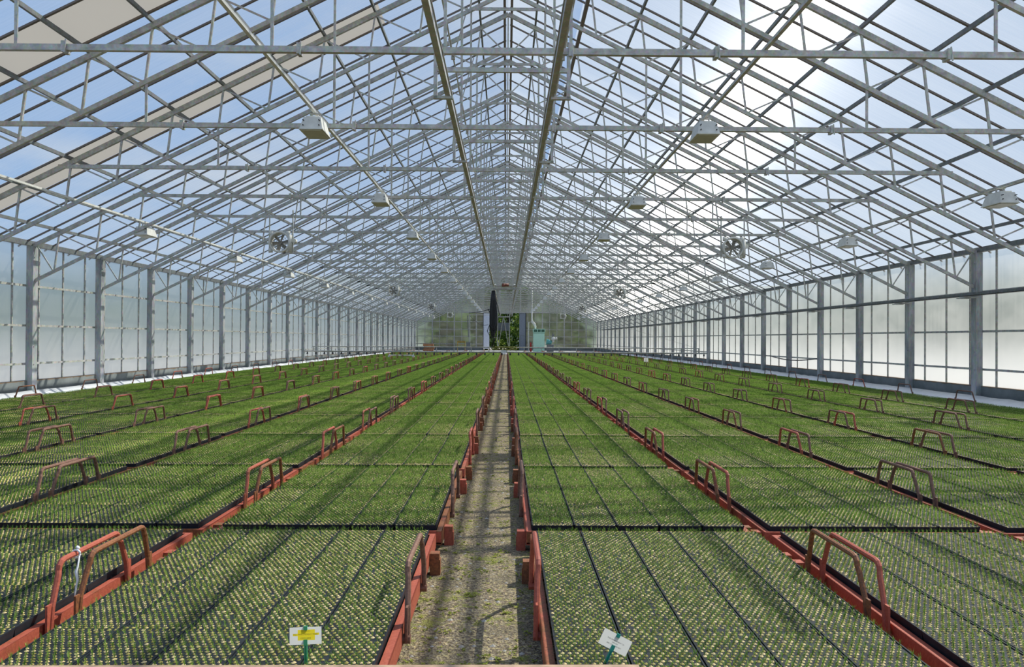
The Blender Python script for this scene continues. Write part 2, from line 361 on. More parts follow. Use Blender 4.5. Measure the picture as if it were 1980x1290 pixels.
def slope(name, sgn):
    mb = MB(); hi = RZ + 0.16
    xs = [0.0, 1.62, 1.87, 3.05, 13.62] if sgn > 0 else [0.0, 1.9, 3.05, 13.62]
    ys = []; y = 13.2 - 16 * 1.2222
    while y < YE: ys.append(max(y, YS)); y += 1.2222
    ys.append(YE)
    for a, b in zip(ys[:-1], ys[1:]):
        for i, (x0, x1) in enumerate(zip(xs[:-1], xs[1:])):
            if sgn > 0 and i == 1: continue                      # the vent flap stands open a hand's width along its lower edge
            mi = 1 if (sgn < 0 and i == 2 and (abs(a - 13.2) < 0.05 or abs(a - 18.09) < 0.05)) else 0
            p = [(sgn * x0, a, hi - SL * x0), (sgn * x1, a, hi - SL * x1), (sgn * x1, b, hi - SL * x1), (sgn * x0, b, hi - SL * x0)]
            mb.face(p if sgn > 0 else p[::-1], mi)
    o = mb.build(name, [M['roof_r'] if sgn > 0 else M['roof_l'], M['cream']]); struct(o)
    gbm = MB().bar((sgn * 0.06, 0, hi - 0.06), (sgn * 13.6, 0, hi - 0.04 - SL * 13.6), 0.035, 0.05, (0, 1, 0)).mesh('glazing_bar', M['brown_bar'])
    for y in ys[1:-1]:
        if y > 10: mk('glazing_bar', gbm, o, (0, y, 0))
    pm = MB().bar((0, 8, 0), (0, YEND, 0), 0.05, 0.08).mesh('purlin', M['dark_steel'])
    for k in range(11):
        x = 0.77 + 1.18 * k; mk('purlin', pm, o, (sgn * x, 0, zr(x) + 0.09))
    MB().bar((sgn * 0.10, 0, hi - 0.10), (sgn * 0.10, YEND, hi - 0.10), 0.07, 0.07).build('ridge_bar', M['brown_bar'], o)
    MB().bar((sgn * 1.94, 0, hi - 1.07), (sgn * 1.94, YEND, hi - 1.07), 0.09, 0.08).build('vent_sill_bar', M['brown_bar'], o)
    MB().bar((sgn * 13.36, 0, 4.30), (sgn * 13.36, YEND, 4.30), 0.14, 0.14).build('eave_gutter', M['dark_steel'], o)
    return o
ceil_r = slope('ceiling_right', 1); ceil_l = slope('ceiling_left', -1)

def side_wall(name, sgn, mat):
    X = 13.50
    wp = [(sgn * X, YS, 0.44), (sgn * X, YEND, 0.44), (sgn * X, YEND, 4.42), (sgn * X, YS, 4.42)]
    wl = MB().face(wp if sgn < 0 else wp[::-1]).build(name, mat); struct(wl)
    mm = MB().box(-0.02, 0.02, -0.02, 0.02, 0.46, 4.26).mesh('mullion', M['steel'])
    y = 22.58 - 11 * 1.2222
    while y < YEND - 0.3:
        if abs(((y + BAY / 2) % BAY) - BAY / 2) > 0.2: mk('mullion', mm, wl, (sgn * (X - 0.03), y, 0))
        y += 1.2222
    for z in (3.12, 2.00, 0.93):
        MB().bar((sgn * (X - 0.06), YS, z), (sgn * (X - 0.06), YEND, z), 0.05, 0.06).build('girt', M['steel'], wl)
    pl = MB().box(sgn * 13.36, sgn * 13.7, YS, YEND, -0.1, 0.46).build('baseboard_' + name.split('_')[1], M['concrete']); struct(pl)
    return wl
wl_ = side_wall('wall_left', -1, M['wall_l']); wr_ = side_wall('wall_right', 1, M['wall_r'])

# far gable wall with the doorway
D0, D1, DH = -2.45, 2.9, 5.65
gw = MB()
def gpoly(x0, x1, zb):
    n = max(1, int((x1 - x0) / 1.0))
    for i in range(n):
        a = x0 + (x1 - x0) * i / n; b = x0 + (x1 - x0) * (i + 1) / n
        gw.face([(a, YEND, zb), (b, YEND, zb), (b, YEND, zr(b) + 0.14), (a, YEND, zr(a) + 0.14)])
gpoly(-13.5, -2.55, 0.5); gpoly(-2.55, 0, DH); gpoly(0, 1.95, DH); gpoly(1.95, 13.5, 0.5)
gwo = gw.build('wall_far', M['wall_far']); struct(gwo)
for x in [-13.3 + 1.1 * k for k in range(25)]:
    if -2.6 < x < 2.0: z0 = DH
    else: z0 = 0.3
    big = (round((x + 13.3) / 1.1) % 3 == 2)
    MB().box(x - (0.09 if big else 0.04), x + (0.09 if big else 0.04), YEND - 0.12, YEND - 0.02, z0, zr(x)).build('mullion', M['steel'], gwo)
for z in (0.95, 2.1, 3.15, 4.3, 5.65):
    e_ = min(13.4, (RZ - z) / SL)
    for a, b in ((-e_, -2.6), (2.0, e_)) if z < 5.6 else ((-e_, e_),):
        MB().bar((a, YEND - 0.10, z), (b, YEND - 0.10, z), 0.07, 0.09).build('girt', M['steel'], gwo)
for a, b in ((-13.4, -3.5), (3.0, 13.4)):
    bb = MB().box(a, b, YEND - 0.15, YEND + 0.15, 0.0, 0.5).build('baseboard_far', M['concrete']); struct(bb)
dl = MB().box(-3.42, -2.55, YEND - 0.32, YEND - 0.24, 0.25, 5.55).build('door_1', M['door_white']); struct(dl)
MB().box(-3.50, -3.42, YEND - 0.34, YEND - 0.20, 0.05, 5.6).build('door_edge', M['black'], dl)
dr = MB().box(1.95, 2.85, YEND - 0.32, YEND - 0.24, 0.1, 5.62).build('door_2', M['door_grey']); struct(dr)
MB().box(2.85, 2.98, YEND - 0.34, YEND - 0.20, 0.05, 5.65).build('door_edge', M['black'], dr)
fr = MB()
for x in (2.12, 2.66): fr.box(x - 0.02, x + 0.02, YEND - 0.35, YEND - 0.31, 0.1, 2.3)
fr.box(2.10, 2.68, YEND - 0.35, YEND - 0.31, 2.28, 2.33); fr.build('wicket_frame', M['dark_steel'], dr)
MB().bar((-6.6, YEND - 0.4, 5.72), (6.4, YEND - 0.4, 5.72), 0.1, 0.14).build('trim_1', M['steel'])['kind'] = 'structure'

# ------------------------------------------------------------------ roof trusses on their posts
def splice(mb, x, z): mb.box(x - 0.025, x + 0.025, -0.075, 0.075, z - 0.075, z + 0.075); mb.tube([(x + 0.03, -0.09, z - 0.10), (x + 0.03, -0.05, z + 0.10)], 0.012, 6)
T = {}
def rafter(s): return MB().bar((s * 13.3, 0, zr(13.3)), (0, 0, RZ), 0.075, 0.11, (0, 0, 1))
def lchord(s): return MB().bar((s * 13.25, 0, zr(13.25) - 1.0), (0, 0, RZ - 1.0), 0.06, 0.085, (0, 0, 1))
def tie():
    m_ = MB().bar((-10.5, 0, 5.68), (10.5, 0, 5.68), 0.075, 0.085)
    for x in (-2.88, 2.88, -6.1, 6.1, -0.95, 0.86): splice(m_, x, 5.68)
    return m_
def hpost(s):
    X = s * 13.33; m_ = MB()
    m_.box(X - 0.08, X + 0.08, -0.115, -0.095, 0.0, 4.22); m_.box(X - 0.08, X + 0.08, 0.095, 0.115, 0.0, 4.22)
    m_.box(X - s * 0.095 - 0.015, X - s * 0.095 + 0.015, -0.115, 0.115, 0.0, 4.22)
    for z in (0.9, 1.4, 3.2, 3.9): m_.box(X - s * 0.12 - 0.012, X - s * 0.12 + 0.012, -0.06, -0.04, z, z + 0.025)
    return m_
NODES = [0.77 + 1.18 * k for k in range(11)]
def strut(s, x): xb = x + 0.13; return MB().bar((s * x, 0, zr(x)), (s * xb, 0, zr(xb) - 1.0), 0.04, 0.04)
def brace(s, x, xb): return MB().bar((s * x, 0, zr(x) - 0.02), (s * xb, 0, zr(xb) - 0.98), 0.035, 0.02, (0, 1, 0))
def hanger(x): return MB().bar((x, 0, zr(x) - 1.0), (x, 0, 5.70), 0.045, 0.02, (0, 1, 0))
def railhang(s):
    xo = -1.0 if s < 0 else 0.84; xi = xo - s * 0.24
    m_ = MB().bar((xo, 0, 5.66), (xo, 0, 5.02), 0.05, 0.06, (0, 1, 0)); m_.bar((xo + s * 0.03, 0, 5.035), (xi, 0, 5.035), 0.06, 0.04); return m_
def crossbar(): return MB().bar((-1.0, 0, 5.42), (0.84, 0, 5.42), 0.05, 0.06)
def collar(): return MB().bar((-0.86, -0.05, RZ - 1.43), (0.86, -0.05, RZ - 1.43), 0.03, 0.07)
def kingrod(): return MB().bar((0, 0.0, RZ - 0.02), (0, 0, RZ - 1.0), 0.035, 0.035)
HX = (0.87, 3.26, 6.78)
specs = []
for s in (-1, 1):
    specs += [('rafter', rafter(s)), ('lower_chord', lchord(s)), ('rail_hanger', railhang(s)), ('post', hpost(s))]
    for i, x in enumerate(NODES):
        specs.append(('strut', strut(s, x)))
        specs.append(('brace', brace(s, x, (NODES[i - 1] + 0.16) if i else 0.12)))
    specs.append(('brace', brace(s, 13.2, NODES[-1] + 0.16)))
    for x in HX: specs.append(('hanger', hanger(s * x)))
specs += [('tie_beam', tie()), ('crossbar', crossbar()), ('collar', collar()), ('king_rod', kingrod())]
fine = []
for nm, mb in specs: fine.append((nm, mb.mesh(nm, M['post'] if nm == 'post' else M['steel'])))
def merged(names, nm, mat):
    m_ = MB()
    for n_, mb in specs:
        if n_ in names:
            b = len(m_.v); m_.v += mb.v; m_.f += [tuple(b + i for i in f) for f in mb.f]; m_.mi += mb.mi
    return m_.mesh(nm, mat)
mid = [(n_, me) for n_, me in fine if n_ in ('rafter', 'lower_chord', 'post', 'tie_beam', 'collar', 'rail_hanger', 'crossbar', 'hanger')]
mid += [('web', merged(('strut', 'brace', 'king_rod'), 'web', M['steel']))]
whole = merged([n_ for n_, _ in specs if n_ != 'post'], 'roof_truss', M['steel'])
pm_ = [me for n_, me in fine if n_ == 'post']
for n in range(3, 32):
    lab = 'galvanized steel truss spanning between wall posts, %s from the front' % ORD[n - 3]
    if n <= 14:
        r = empty('roof_truss', (0, n * BAY - (0.22 if n == 3 else 0), 0))
        for nm, me in (fine if n <= 8 else mid): mk(nm, me, r)
    else:
        r = mk('roof_truss', whole, None, (0, n * BAY, 0))
        for me in pm_: mk('post', me, r)
    tag(r, lab, 'roof truss', 'roof trusses along the house')

# ------------------------------------------------------------------ trolley rails under the trusses
for x, lab in ((-0.83, 'long steel trolley rail under the trusses, the one the black hose hangs from'), (0.61, 'long steel trolley rail under the trusses, nearer the sunlit roof slope')):
    s = 1 if x > 0 else -1
    r = MB().box(-0.035, 0.035, 5.0, 110, 5.055, 5.07).box(-0.03, -0.022, 5.0, 110, 5.06, 5.17).box(0.022, 0.03, 5.0, 110, 5.06, 5.17).box(-0.045, 0.045, 5.0, 110, 5.17, 5.18)
    o = r.build('trolley_rail', M['rail']); o.location = (x, 0, 0)
    tag(o, lab, 'rail', 'trolley rails')

# vent shafts with racks up by the ridge
for s in (-1, 1):
    sh = MB().tube([(s * 1.42, 7, 9.0), (s * 1.42, 112, 9.0)], 0.022, 8).build('vent_shaft', M['steel'])
    tag(sh, 'thin vent-opening shaft beside the ridge on the %s slope' % ('shaded left' if s < 0 else 'sunlit right'), 'vent shaft', 'ridge vent shafts')
    rm = MB(); rm.bar((s * 1.42, 0, 8.96), (s * 1.05, 0, 10.3), 0.03, 0.015, (0, 1, 0)); rm.box(s * 1.42 - 0.05, s * 1.42 + 0.05, -0.04, 0.04, 8.93, 9.07); rm.bar((s * 1.42, 0.08, 9.0), (s * 1.55, 0.08, 9.5), 0.03)
    rme = rm.mesh('rack', M['steel'])
    for k in range(0, 28): mk('rack', rme, sh, (0, 3.5 * BAY + k * BAY, 0))
    mk('rack', rme, sh, (0, 2.9 * BAY, 0))

# ------------------------------------------------------------------ lamps and their bars
def lamp_rail(x, z, label, y0, y1):
    m_ = MB().bar((0, y0, z), (0, y1, z), 0.055, 0.045)
    o = m_.build('lamp_rail', M['white'] if x < 0 else M['steel']); o.location = (x, 0, 0)
    sp_ = MB()
    y = y0 + 4.0
    tag(o, label, 'lamp rail', 'long bars carrying the grow lamps'); return o
lamp_rail(-3.46, 5.76, 'long pale bar carrying the inner row of lamps on the shaded left side', 5, 113)
lamp_rail(3.58, 5.76, 'long grey bar carrying the inner row of lamps on the sunlit right side', 5, 113)
lamp_rail(-10.3, 4.96, 'long pale bar carrying the outer row of lamps above the left beds', 10, 113)
lamp_rail(10.35, 4.96, 'long grey bar carrying the outer row of lamps above the right beds', 10, 113)
def lamp_meshes():
    hb = MB()
    zt, zb = 0.0, -0.22; w0, w1 = 0.15, 0.20; l0, l1 = 0.24, 0.32
    hb.quadbox([(-w1, -l1, zb), (w1, -l1, zb), (w1, l1, zb), (-w1, l1, zb), (-w0, -l0, zt), (w0, -l0, zt), (w0, l0, zt), (-w0, l0, zt)])
    hb.box(-w1 - 0.01, w1 + 0.01, -l1 - 0.01, l1 + 0.01, zb - 0.02, zb)
    hb.box(-0.12, 0.12, -0.20, 0.20, 0.0, 0.03)
    le = MB().box(-w1 + 0.02, w1 - 0.02, -l1 + 0.02, l1 - 0.02, zb - 0.035, zb - 0.018)
    br = MB().box(-0.09, -0.07, -0.02, 0.02, 0.02, 0.13).box(0.07, 0.09, -0.02, 0.02, 0.02, 0.13).box(-0.10, 0.10, -0.03, 0.03, 0.11, 0.13)
    sc_ = MB()
    for x in (-0.14, 0.14):
        for z in (-0.07, -0.16): sc_.box(x - 0.008, x + 0.008, -l1 - 0.012, -l1 + 0.06, z - 0.008, z + 0.008)
    return [('housing', hb.mesh('housing', M['white'])), ('lens', le.mesh('lens', M['lens'])), ('bracket', br.mesh('bracket', M['steel'])), ('screw', sc_.mesh('screw', M['black']))]
LM = lamp_meshes()
lj = MB().quadbox([(-0.2, -0.32, -0.22), (0.2, -0.32, -0.22), (0.2, 0.32, -0.22), (-0.2, 0.32, -0.22), (-0.15, -0.24, 0), (0.15, -0.24, 0), (0.15, 0.24, 0), (-0.15, 0.24, 0)]).box(-0.1, 0.1, -0.03, 0.03, 0, 0.13).mesh('lamp_far', M['white'])
def lamps(x, zrail, y0, n, rowname):
    for k in range(n):
        y = y0 + k * 2 * BAY
        if y > 112: break
        lab = 'white box grow lamp in the %s row, %s from the front' % (rowname, ORD[k])
        if k < 4:
            r = empty('grow_lamp', (x, y, zrail - 0.13))
            for nm, me in LM: mk(nm, me, r)
        else: r = mk('grow_lamp', lj, None, (x, y, zrail - 0.13))
        tag(r, lab, 'lamp', 'grow lamps of the %s row' % rowname)
lamps(-3.46, 5.74, 14.05, 14, 'inner left')
lamps(3.58, 5.74, 14.15, 14, 'inner right')
lamps(-10.3, 4.94, 22.3, 13, 'outer left')
lamps(10.35, 4.94, 16.3, 14, 'outer right')

# ------------------------------------------------------------------ fans
def fan_meshes(s):
    R = 0.30
    du = MB().ring((0, 0, 0), R - 0.02, R, -0.14, 0.14, 28).ring((0, 0, 0), R - 0.025, R + 0.035, -0.165, -0.14, 28)
    for sx in (-1, 1):
        for sz in (-1, 1): du.quadbox([(sx * 0.2, -0.15, sz * 0.2), (sx * 0.33, -0.15, sz * 0.2), (sx * 0.33, -0.13, sz * 0.2), (sx * 0.2, -0.13, sz * 0.2), (sx * 0.2, -0.15, sz * 0.33), (sx * 0.33, -0.15, sz * 0.33), (sx * 0.33, -0.13, sz * 0.33), (sx * 0.2, -0.13, sz * 0.33)])
    du.box(0.29, 0.36, -0.2, 0.14, -0.3, 0.22)
    gu = MB()
    for rr in (0.08, 0.15, 0.22): gu.ring((0, -0.16, 0), rr - 0.005, rr + 0.005, -0.004, 0.004, 20)
    for k in range(12):
        a = PI * k / 6; gu.bar((0.04 * math.cos(a), -0.16, 0.04 * math.sin(a)), (0.29 * math.cos(a), -0.16, 0.29 * math.sin(a)), 0.008, 0.008, (0, 1, 0))
    bl = MB().tube([(0, -0.06, 0), (0, 0.1, 0)], 0.06, 12)
    for k in range(6):
        a = PI * k / 3 + 0.2; c, s_ = math.cos(a), math.sin(a); px, pz = -s_, c
        P = lambda r, wd, y: (c * r + px * wd, y, s_ * r + pz * wd)
        bl.quadbox([P(0.05, -0.03, -0.03), P(0.26, -0.055, -0.05), P(0.26, 0.055, 0.05), P(0.05, 0.03, 0.03), P(0.05, -0.03, -0.025), P(0.26, -0.055, -0.045), P(0.26, 0.055, 0.055), P(0.05, 0.03, 0.035)])
    mo = MB().tube([(0.42, 0.10, 0.05), (0.42, -0.08, 0.05)], 0.07, 12).box(0.33, 0.42, -0.04, 0.04, 0.02, 0.08)
    rd = MB().box(-0.36, -0.33, -0.02, 0.02, -0.32, 1.0).box(0.36, 0.39, -0.02, 0.02, -0.32, 1.0)
    return [('housing', du.mesh('housing', M['fan_white'], True)), ('guard', gu.mesh('guard', M['fan_dark'])), ('blades', bl.mesh('blades', M['fan_dark'])),
            ('motor', mo.mesh('motor', M['fan_white'])), ('hanging_frame', rd.mesh('hanging_frame', M['steel']))]
FM = fan_meshes(1)
for s in (-1, 1):
    for k, y in enumerate((24.2, 48.4, 72.6, 96.8)):
        r = empty('circulation_fan', (s * 7.0, y, 1.7 + (2.95 if s < 0 else 2.87)))
        for nm, me in FM: mk(nm, me, r)
        tag(r, 'round air fan hanging over the %s beds, %s from the front' % ('left' if s < 0 else 'right', ORD[k]), 'fan', 'air fans under the trusses')

# cable tray on the sunlit wall
ct = empty('cable_tray', (12.95, 0, 2.98)); tag(ct, 'dark cable tray running along the right wall posts', 'cable tray')
MB().box(-0.09, 0.09, 8, 105, 0, 0.015).box(-0.09, -0.08, 8, 105, 0, 0.09).box(0.08, 0.09, 8, 105, 0, 0.09).build('channel', M['dark_steel'], ct)
cb = MB()
for j in range(3):
    pts = [(-0.05 + 0.05 * j + 0.012 * math.sin(y * 0.9 + j), y, 0.045 + 0.015 * math.sin(y * 1.7 + 2 * j)) for y in [8 + 1.2 * i for i in range(80)]]
    cb.tube(pts, 0.018, 6)
cb.build('cable', M['black'], ct)
fm = MB().box(-0.26, 0.25, -0.03, 0.03, -0.05, -0.01).box(-0.30, 0.0, -0.06, 0.10, -0.07, -0.045).mesh('bracket', M['steel'])
for n in range(4, 28): mk('bracket', fm, ct, (0.05, n * BAY - 0.15, 0))
# loose cable slung between two posts on the right wall, small conduit on the left end
hp = [(13.15, 34.4 + (36.67 - 34.4 + 3.6) * t_ / 10 - 1.4, 0.95 - 0.14 * math.sin(PI * t_ / 10)) for t_ in range(11)]
tag(MB().tube(hp, 0.025, 6).build('sagging_cable', M['black']), 'dark cable sagging between two posts of the right wall', 'cable')

# ------------------------------------------------------------------ white sheets along the walls
def sheet(name, x0, x1, label):
    m_ = MB(); ny = 220; nx = 5; rnd = random.Random(3)
    ed = [rnd.uniform(-0.07, 0.07) for _ in range(ny + 1)]
    for j in range(ny + 1):
        y = 2 + (88 - 2) * j / ny
        for i in range(nx + 1):
            t_ = i / nx; x = x0 + (x1 - x0) * t_ + (ed[j] if i == nx else 0)
            m_.v.append((x, y, 0.02 + 0.03 * rnd.random() + (0.16 if i == 0 else 0.05 if i == 1 else 0.0) + 0.05 * max(0, 1 - abs(t_ - 0.6) * 4) * (0.5 + 0.5 * math.sin(y * 1.3))))
    for j in range(ny):
        for i in range(nx):
            a = j * (nx + 1) + i; m_.f.append((a, a + 1, a + nx + 2, a + nx + 1)); m_.mi.append(0)
    o = m_.build(name, M['white2'], None, True)
    md = o.modifiers.new('thickness', 'SOLIDIFY'); md.thickness = 0.004
    return tag(o, label, 'plastic sheet', 'ground sheets along the walls')
sheet('plastic_sheet', -13.2, -12.02, 'crinkled white plastic sheet on the ground beside the left wall')
sheet('plastic_sheet', 13.2, 11.76, 'shaded white plastic sheet on the ground beside the right wall')

# ------------------------------------------------------------------ benches
BL, BW, BZ = 2.86, 1.80, 0.17
def hpath(x, lean, y0):
    y1 = y0 + 0.86; zt = 0.47
    pts = [(x, y0, 0.10), (x, y0 + 0.02, 0.25), (x + lean * 0.6, y0 + 0.09, 0.40)]
    for k in range(4):
        a = PI / 2 * k / 3; pts.append((x + lean, y0 + 0.10 + 0.05 * (1 - math.cos(a)) , zt - 0.05 + 0.05 * math.sin(a)))
    pts += [(x + lean, y1 - 0.15 + 0.0, zt)]
    for k in range(1, 4):
        a = PI / 2 * k / 3; pts.append((x + lean, y1 - 0.15 + 0.05 * math.sin(a), zt - 0.05 * (1 - math.cos(a))))
    pts += [(x + lean * 0.6, y1 - 0.08, 0.40), (x, y1 - 0.02, 0.25), (x, y1, 0.10)]
    return pts
def handle(sgn):
    x = sgn * (BW / 2 + 0.022)
    y0 = 1.0 + sgn * 0.065; m_ = MB().tube(hpath(x, -sgn * 0.012, y0), 0.0165, 8)
    for y in (y0, y0 + 0.86):
        m_.box(x - 0.006, x + 0.006, y - 0.032 if y < 1.5 else y - 0.022, y + 0.022 if y < 1.5 else y + 0.032, 0.08, 0.27)
        m_.tube([(sgn * (BW / 2 - 0.02), y, 0.095), (x + sgn * 0.018, y, 0.095)], 0.026, 10)
    return m_
def sidebeam(s):
    x = s * BW / 2
    return MB().box(x - s * 0.006, x, 0, BL, BZ - 0.11, BZ).box(x - s * 0.045, x, 0, BL, BZ - 0.006, BZ).box(x - s * 0.045, x, 0, BL, BZ - 0.11, BZ - 0.104)
def endbeam(y, d): return MB().box(-BW / 2 + 0.006, BW / 2 - 0.006, y, y + d * 0.006, BZ - 0.09, BZ - 0.006).box(-BW / 2 + 0.046, BW / 2 - 0.046, y, y + d * 0.03, BZ - 0.006, BZ)
def legm(s, y): x = s * BW / 2; return MB().box(x + s * 0.002, x + s * 0.070, y, y + 0.085, 0.0, BZ - 0.015).box(x + s * 0.071, x + s * 0.077, y + 0.005, y + 0.08, 0.0, BZ - 0.06)
def deckm():
    m_ = MB()
    for k in range(7): y = 0.15 + k * 0.42; m_.box(-BW / 2 + 0.046, BW / 2 - 0.046, y, y + 0.05, BZ - 0.05, BZ - 0.036)
    return m_
# trays sit down on the deck bars, standing a few centimetres proud of the steel
TW, TL, TZ0, TZ1 = 0.334, 0.692, BZ - 0.035, 0.212
parts_b = [('side_beam', sidebeam(-1)), ('side_beam', sidebeam(1)), ('end_beam', endbeam(0, 1)), ('end_beam', endbeam(BL, -1)),
           ('leg', legm(-1, 0.06)), ('leg', legm(1, 0.22)), ('leg', legm(-1, 2.15)), ('leg', legm(1, 2.34)), ('deck_bars', deckm()), ('handle', handle(-1)), ('handle', handle(1))]
bm_fine = [(n_, mb.mesh(n_, M['rust'])) for n_, mb in parts_b]
h_brown = [mb.mesh('handle', M['rust_brown']) for n_, mb in parts_b if n_ == 'handle']
jb = MB()
for n_, mb in parts_b:
    b = len(jb.v); jb.v += mb.v; jb.f += [tuple(b + i for i in f) for f in mb.f]; jb.mi += [1 if (n_ == 'handle') else 0 for _ in mb.mi]
bench_join = [jb.mesh('bench_whole', [M['rust'], M['rust']]), jb.mesh('bench_whole_brown', [M['rust'], M['rust_brown']])]
bench_stuff = jb

rb = random.Random(11)
NR = 27
def bench_xy(side, c, r):
    jx = rb.uniform(-0.003, 0.003); jy = rb.uniform(-0.02, 0.02)
    row = {-1: {0: -0.07, 1: 0.0, 2: 0.03}, 1: {0: 0.03, 1: -0.01, 2: -0.02}}[side].get(r, 0.0)
    inner = (0.50 if side < 0 else 0.175) + 1.905 * c
    return side * (inner + BW / 2) + row * 0.6 + jx, 3.28 + 2.95 * r + jy
benches = []
for r in range(NR + 1):
    for c in range(6):
        for side in (-1, 1):
            x, y = bench_xy(side, c, r)
            inner_edge = abs(x) - BW / 2
            far = y + BL
            if inner_edge > far * 0.66 + 0.4: continue     # far outside the picture
            benches.append((r, c, side, x, y))
benches.sort(key=lambda b: b[4] + abs(b[3]) * 0.02)
kcount = 0; rest = []
for (r, c, side, x, y) in benches:
    if kcount >= 300: rest.append((x, y)); continue
    kcount += 1
    sd = 'left' if side < 0 else 'right'
    lab = 'rust-red steel bench of seedling trays, %s row from front, %s column %s of aisle' % (ORD[r], ORD[c], sd)
    if r <= 3:
        o = empty('nursery_bench', (x, y, 0)); hi_ = 0
        for n_, me in bm_fine:
            if n_ == 'handle':
                if rb.random() < (0.35 if r == 0 else 0.6): me = h_brown[hi_]
                hi_ += 1
            ch = mk(n_, me, o)
            if n_ == 'handle': ch.location = (0, rb.uniform(-0.03, 0.03) + (0 if side > 0 else (0.15 if hi_ == 1 else -0.15)), 0)
    else: o = mk('nursery_bench', bench_join[0 if rb.random() < 0.35 else 1], None, (x, y, 0))
    tag(o, lab, 'bench', 'steel benches on the %s of the aisle' % sd)
if rest:
    m_ = MB()
    for (x, y) in rest:
        b = len(m_.v); m_.v += [(v_[0] + x, v_[1] + y, v_[2]) for v_ in bench_stuff.v]; m_.f += [tuple(b + i for i in f) for f in bench_stuff.f]; m_.mi += [0] * len(bench_stuff.f)
    tag(m_.build('far_benches', M['rust']), 'farthest rows of rust-red benches beyond the watering boom', 'benches', None, 'stuff')

# ------------------------------------------------------------------ seedling trays
def tray_mesh(seed, dense):
    R = random.Random(seed); body = MB(); gr = MB(); nd_ = MB()
    hw, hl = TW / 2, TL / 2
    body.quadbox([(-hw + .012, -hl + .012, TZ0), (hw - .012, -hl + .012, TZ0), (hw - .012, hl - .012, TZ0), (-hw + .012, hl - .012, TZ0), (-hw, -hl, TZ1 - 0.004), (hw, -hl, TZ1 - 0.004), (hw, hl, TZ1 - 0.004), (-hw, hl, TZ1 - 0.004)])
    for (a, b, c_, d) in ((-hw, -hw + 0.008, -hl, hl), (hw - 0.008, hw, -hl, hl)): body.box(a, b, c_, d, TZ1 - 0.006, TZ1 + 0.002)
    ny = 23; sx, sy = 0.0335, TL / 23; nx = 9
    for j in range(ny):
        y = -hl + (j + 0.5) * sy
        for i in range(nx + (j % 2 == 0)):
            x = -hw + 0.0155 + i * sx + (0 if j % 2 == 0 else sx / 2)
            q = R.random()
            # grit in the mouth of the cell
            rr = 0.0118 * R.uniform(0.8, 1.12); tn = R.uniform(0.1, 0.75); b = len(gr.v)
            if q > 0.04:
                n = 7; gr.v.append((x + R.uniform(-.003, .003), y + R.uniform(-.003, .003), TZ1 + 0.004)); gr.tone.append(min(1, tn + .2))
                for k in range(n):
                    a = 2 * PI * k / n; r1 = rr * R.uniform(0.8, 1.1); gr.v.append((x + r1 * math.cos(a), y + r1 * math.sin(a), TZ1 - 0.003)); gr.tone.append(tn)
                for k in range(n): gr.f.append((b, b + 1 + k, b + 1 + (k + 1) % n)); gr.mi.append(0)
            if q < (0.07 if dense else 0.16): continue
            h = R.uniform(0.026, 0.042) * (1.2 if dense else 1.0); tn = R.uniform(0.0, 0.75)
            lx, ly = R.uniform(-.006, .006), R.uniform(-.006, .006)
            for k in range(13 if dense else 9):
                a = R.uniform(0, 2 * PI); sp = R.uniform(0.15, 0.75) * h * 0.8; z0 = TZ1 + h * R.uniform(0.0, 0.45); z1 = z0 + h * R.uniform(0.45, 0.8)
                dx, dy = math.cos(a), math.sin(a); wd = 0.0014
                px, py = x + lx * (z0 - TZ1) / h, y + ly * (z0 - TZ1) / h; b = len(nd_.v)
                nd_.v += [(px - dy * wd, py + dx * wd, z0), (px + dy * wd, py - dx * wd, z0), (px + dx * sp, py + dy * sp, z1)]
                nd_.tone += [tn * 0.5, tn * 0.5, min(1.0, tn + 0.3)]; nd_.f.append((b, b + 1, b + 2)); nd_.mi.append(0)  # shade among needles put into their colour: darker bases, lighter young tips
    # join grit into the body
    b = len(body.v); body.tone = [0.3] * b + gr.tone; body.v += gr.v; body.f += [tuple(b + i for i in f) for f in gr.f]; body.mi += [1] * len(gr.f)
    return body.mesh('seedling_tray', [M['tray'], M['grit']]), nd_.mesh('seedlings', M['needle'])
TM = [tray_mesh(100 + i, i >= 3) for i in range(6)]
rt = random.Random(5); pts_t = []; indiv = []
for (r, c, side, x, y) in benches:
    for i in range(5):
        for j in range(4):
            tx = x + (i - 2) * (TW + 0.0085); ty = y + 0.035 + TL / 2 + j * (TL + 0.0006)
            indiv.append((ty - TL / 2, abs(tx), tx, ty, r, c, side, i, j))
def inview(t_):
    _, _, tx, ty, *_r = t_
    return ty + TL / 2 > 3.5 and abs(tx) - TW / 2 < 0.66 * (ty + TL / 2) + 0.15
near = [t_ for t_ in indiv if t_[3] > 0 and inview(t_) and t_[4] <= 2]
near.sort(key=lambda t_: t_[3] * t_[3] + 0.15 * t_[2] * t_[2])
near = near[:300]; ns = set(id(t_) for t_ in near)
for t_ in near:
    _, _, tx, ty, r, c, side, i, j = t_
    k = rt.randrange(0, 3) if r == 0 else rt.randrange(2, 6)
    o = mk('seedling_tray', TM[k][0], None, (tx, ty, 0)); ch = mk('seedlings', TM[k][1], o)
    ch['kind'] = 'stuff'
    if rt.random() < 0.5: o.rotation_euler = (0, 0, PI)
    ii = i if side > 0 else 4 - i
    lab = 'seedling tray, %s from aisle, %s deep, on %s row %s bench %s of aisle' % (ORD[ii], ORD[j], ORD[r], ORD[c], 'left' if side < 0 else 'right')
    tag(o, lab, 'seedling tray', 'seedling trays on the benches')
others = [t_ for t_ in indiv if id(t_) not in ns]
pm2 = bpy.data.meshes.new('tray_points'); pm2.from_pydata([(t_[2], t_[3], 0) for t_ in others], [], [])
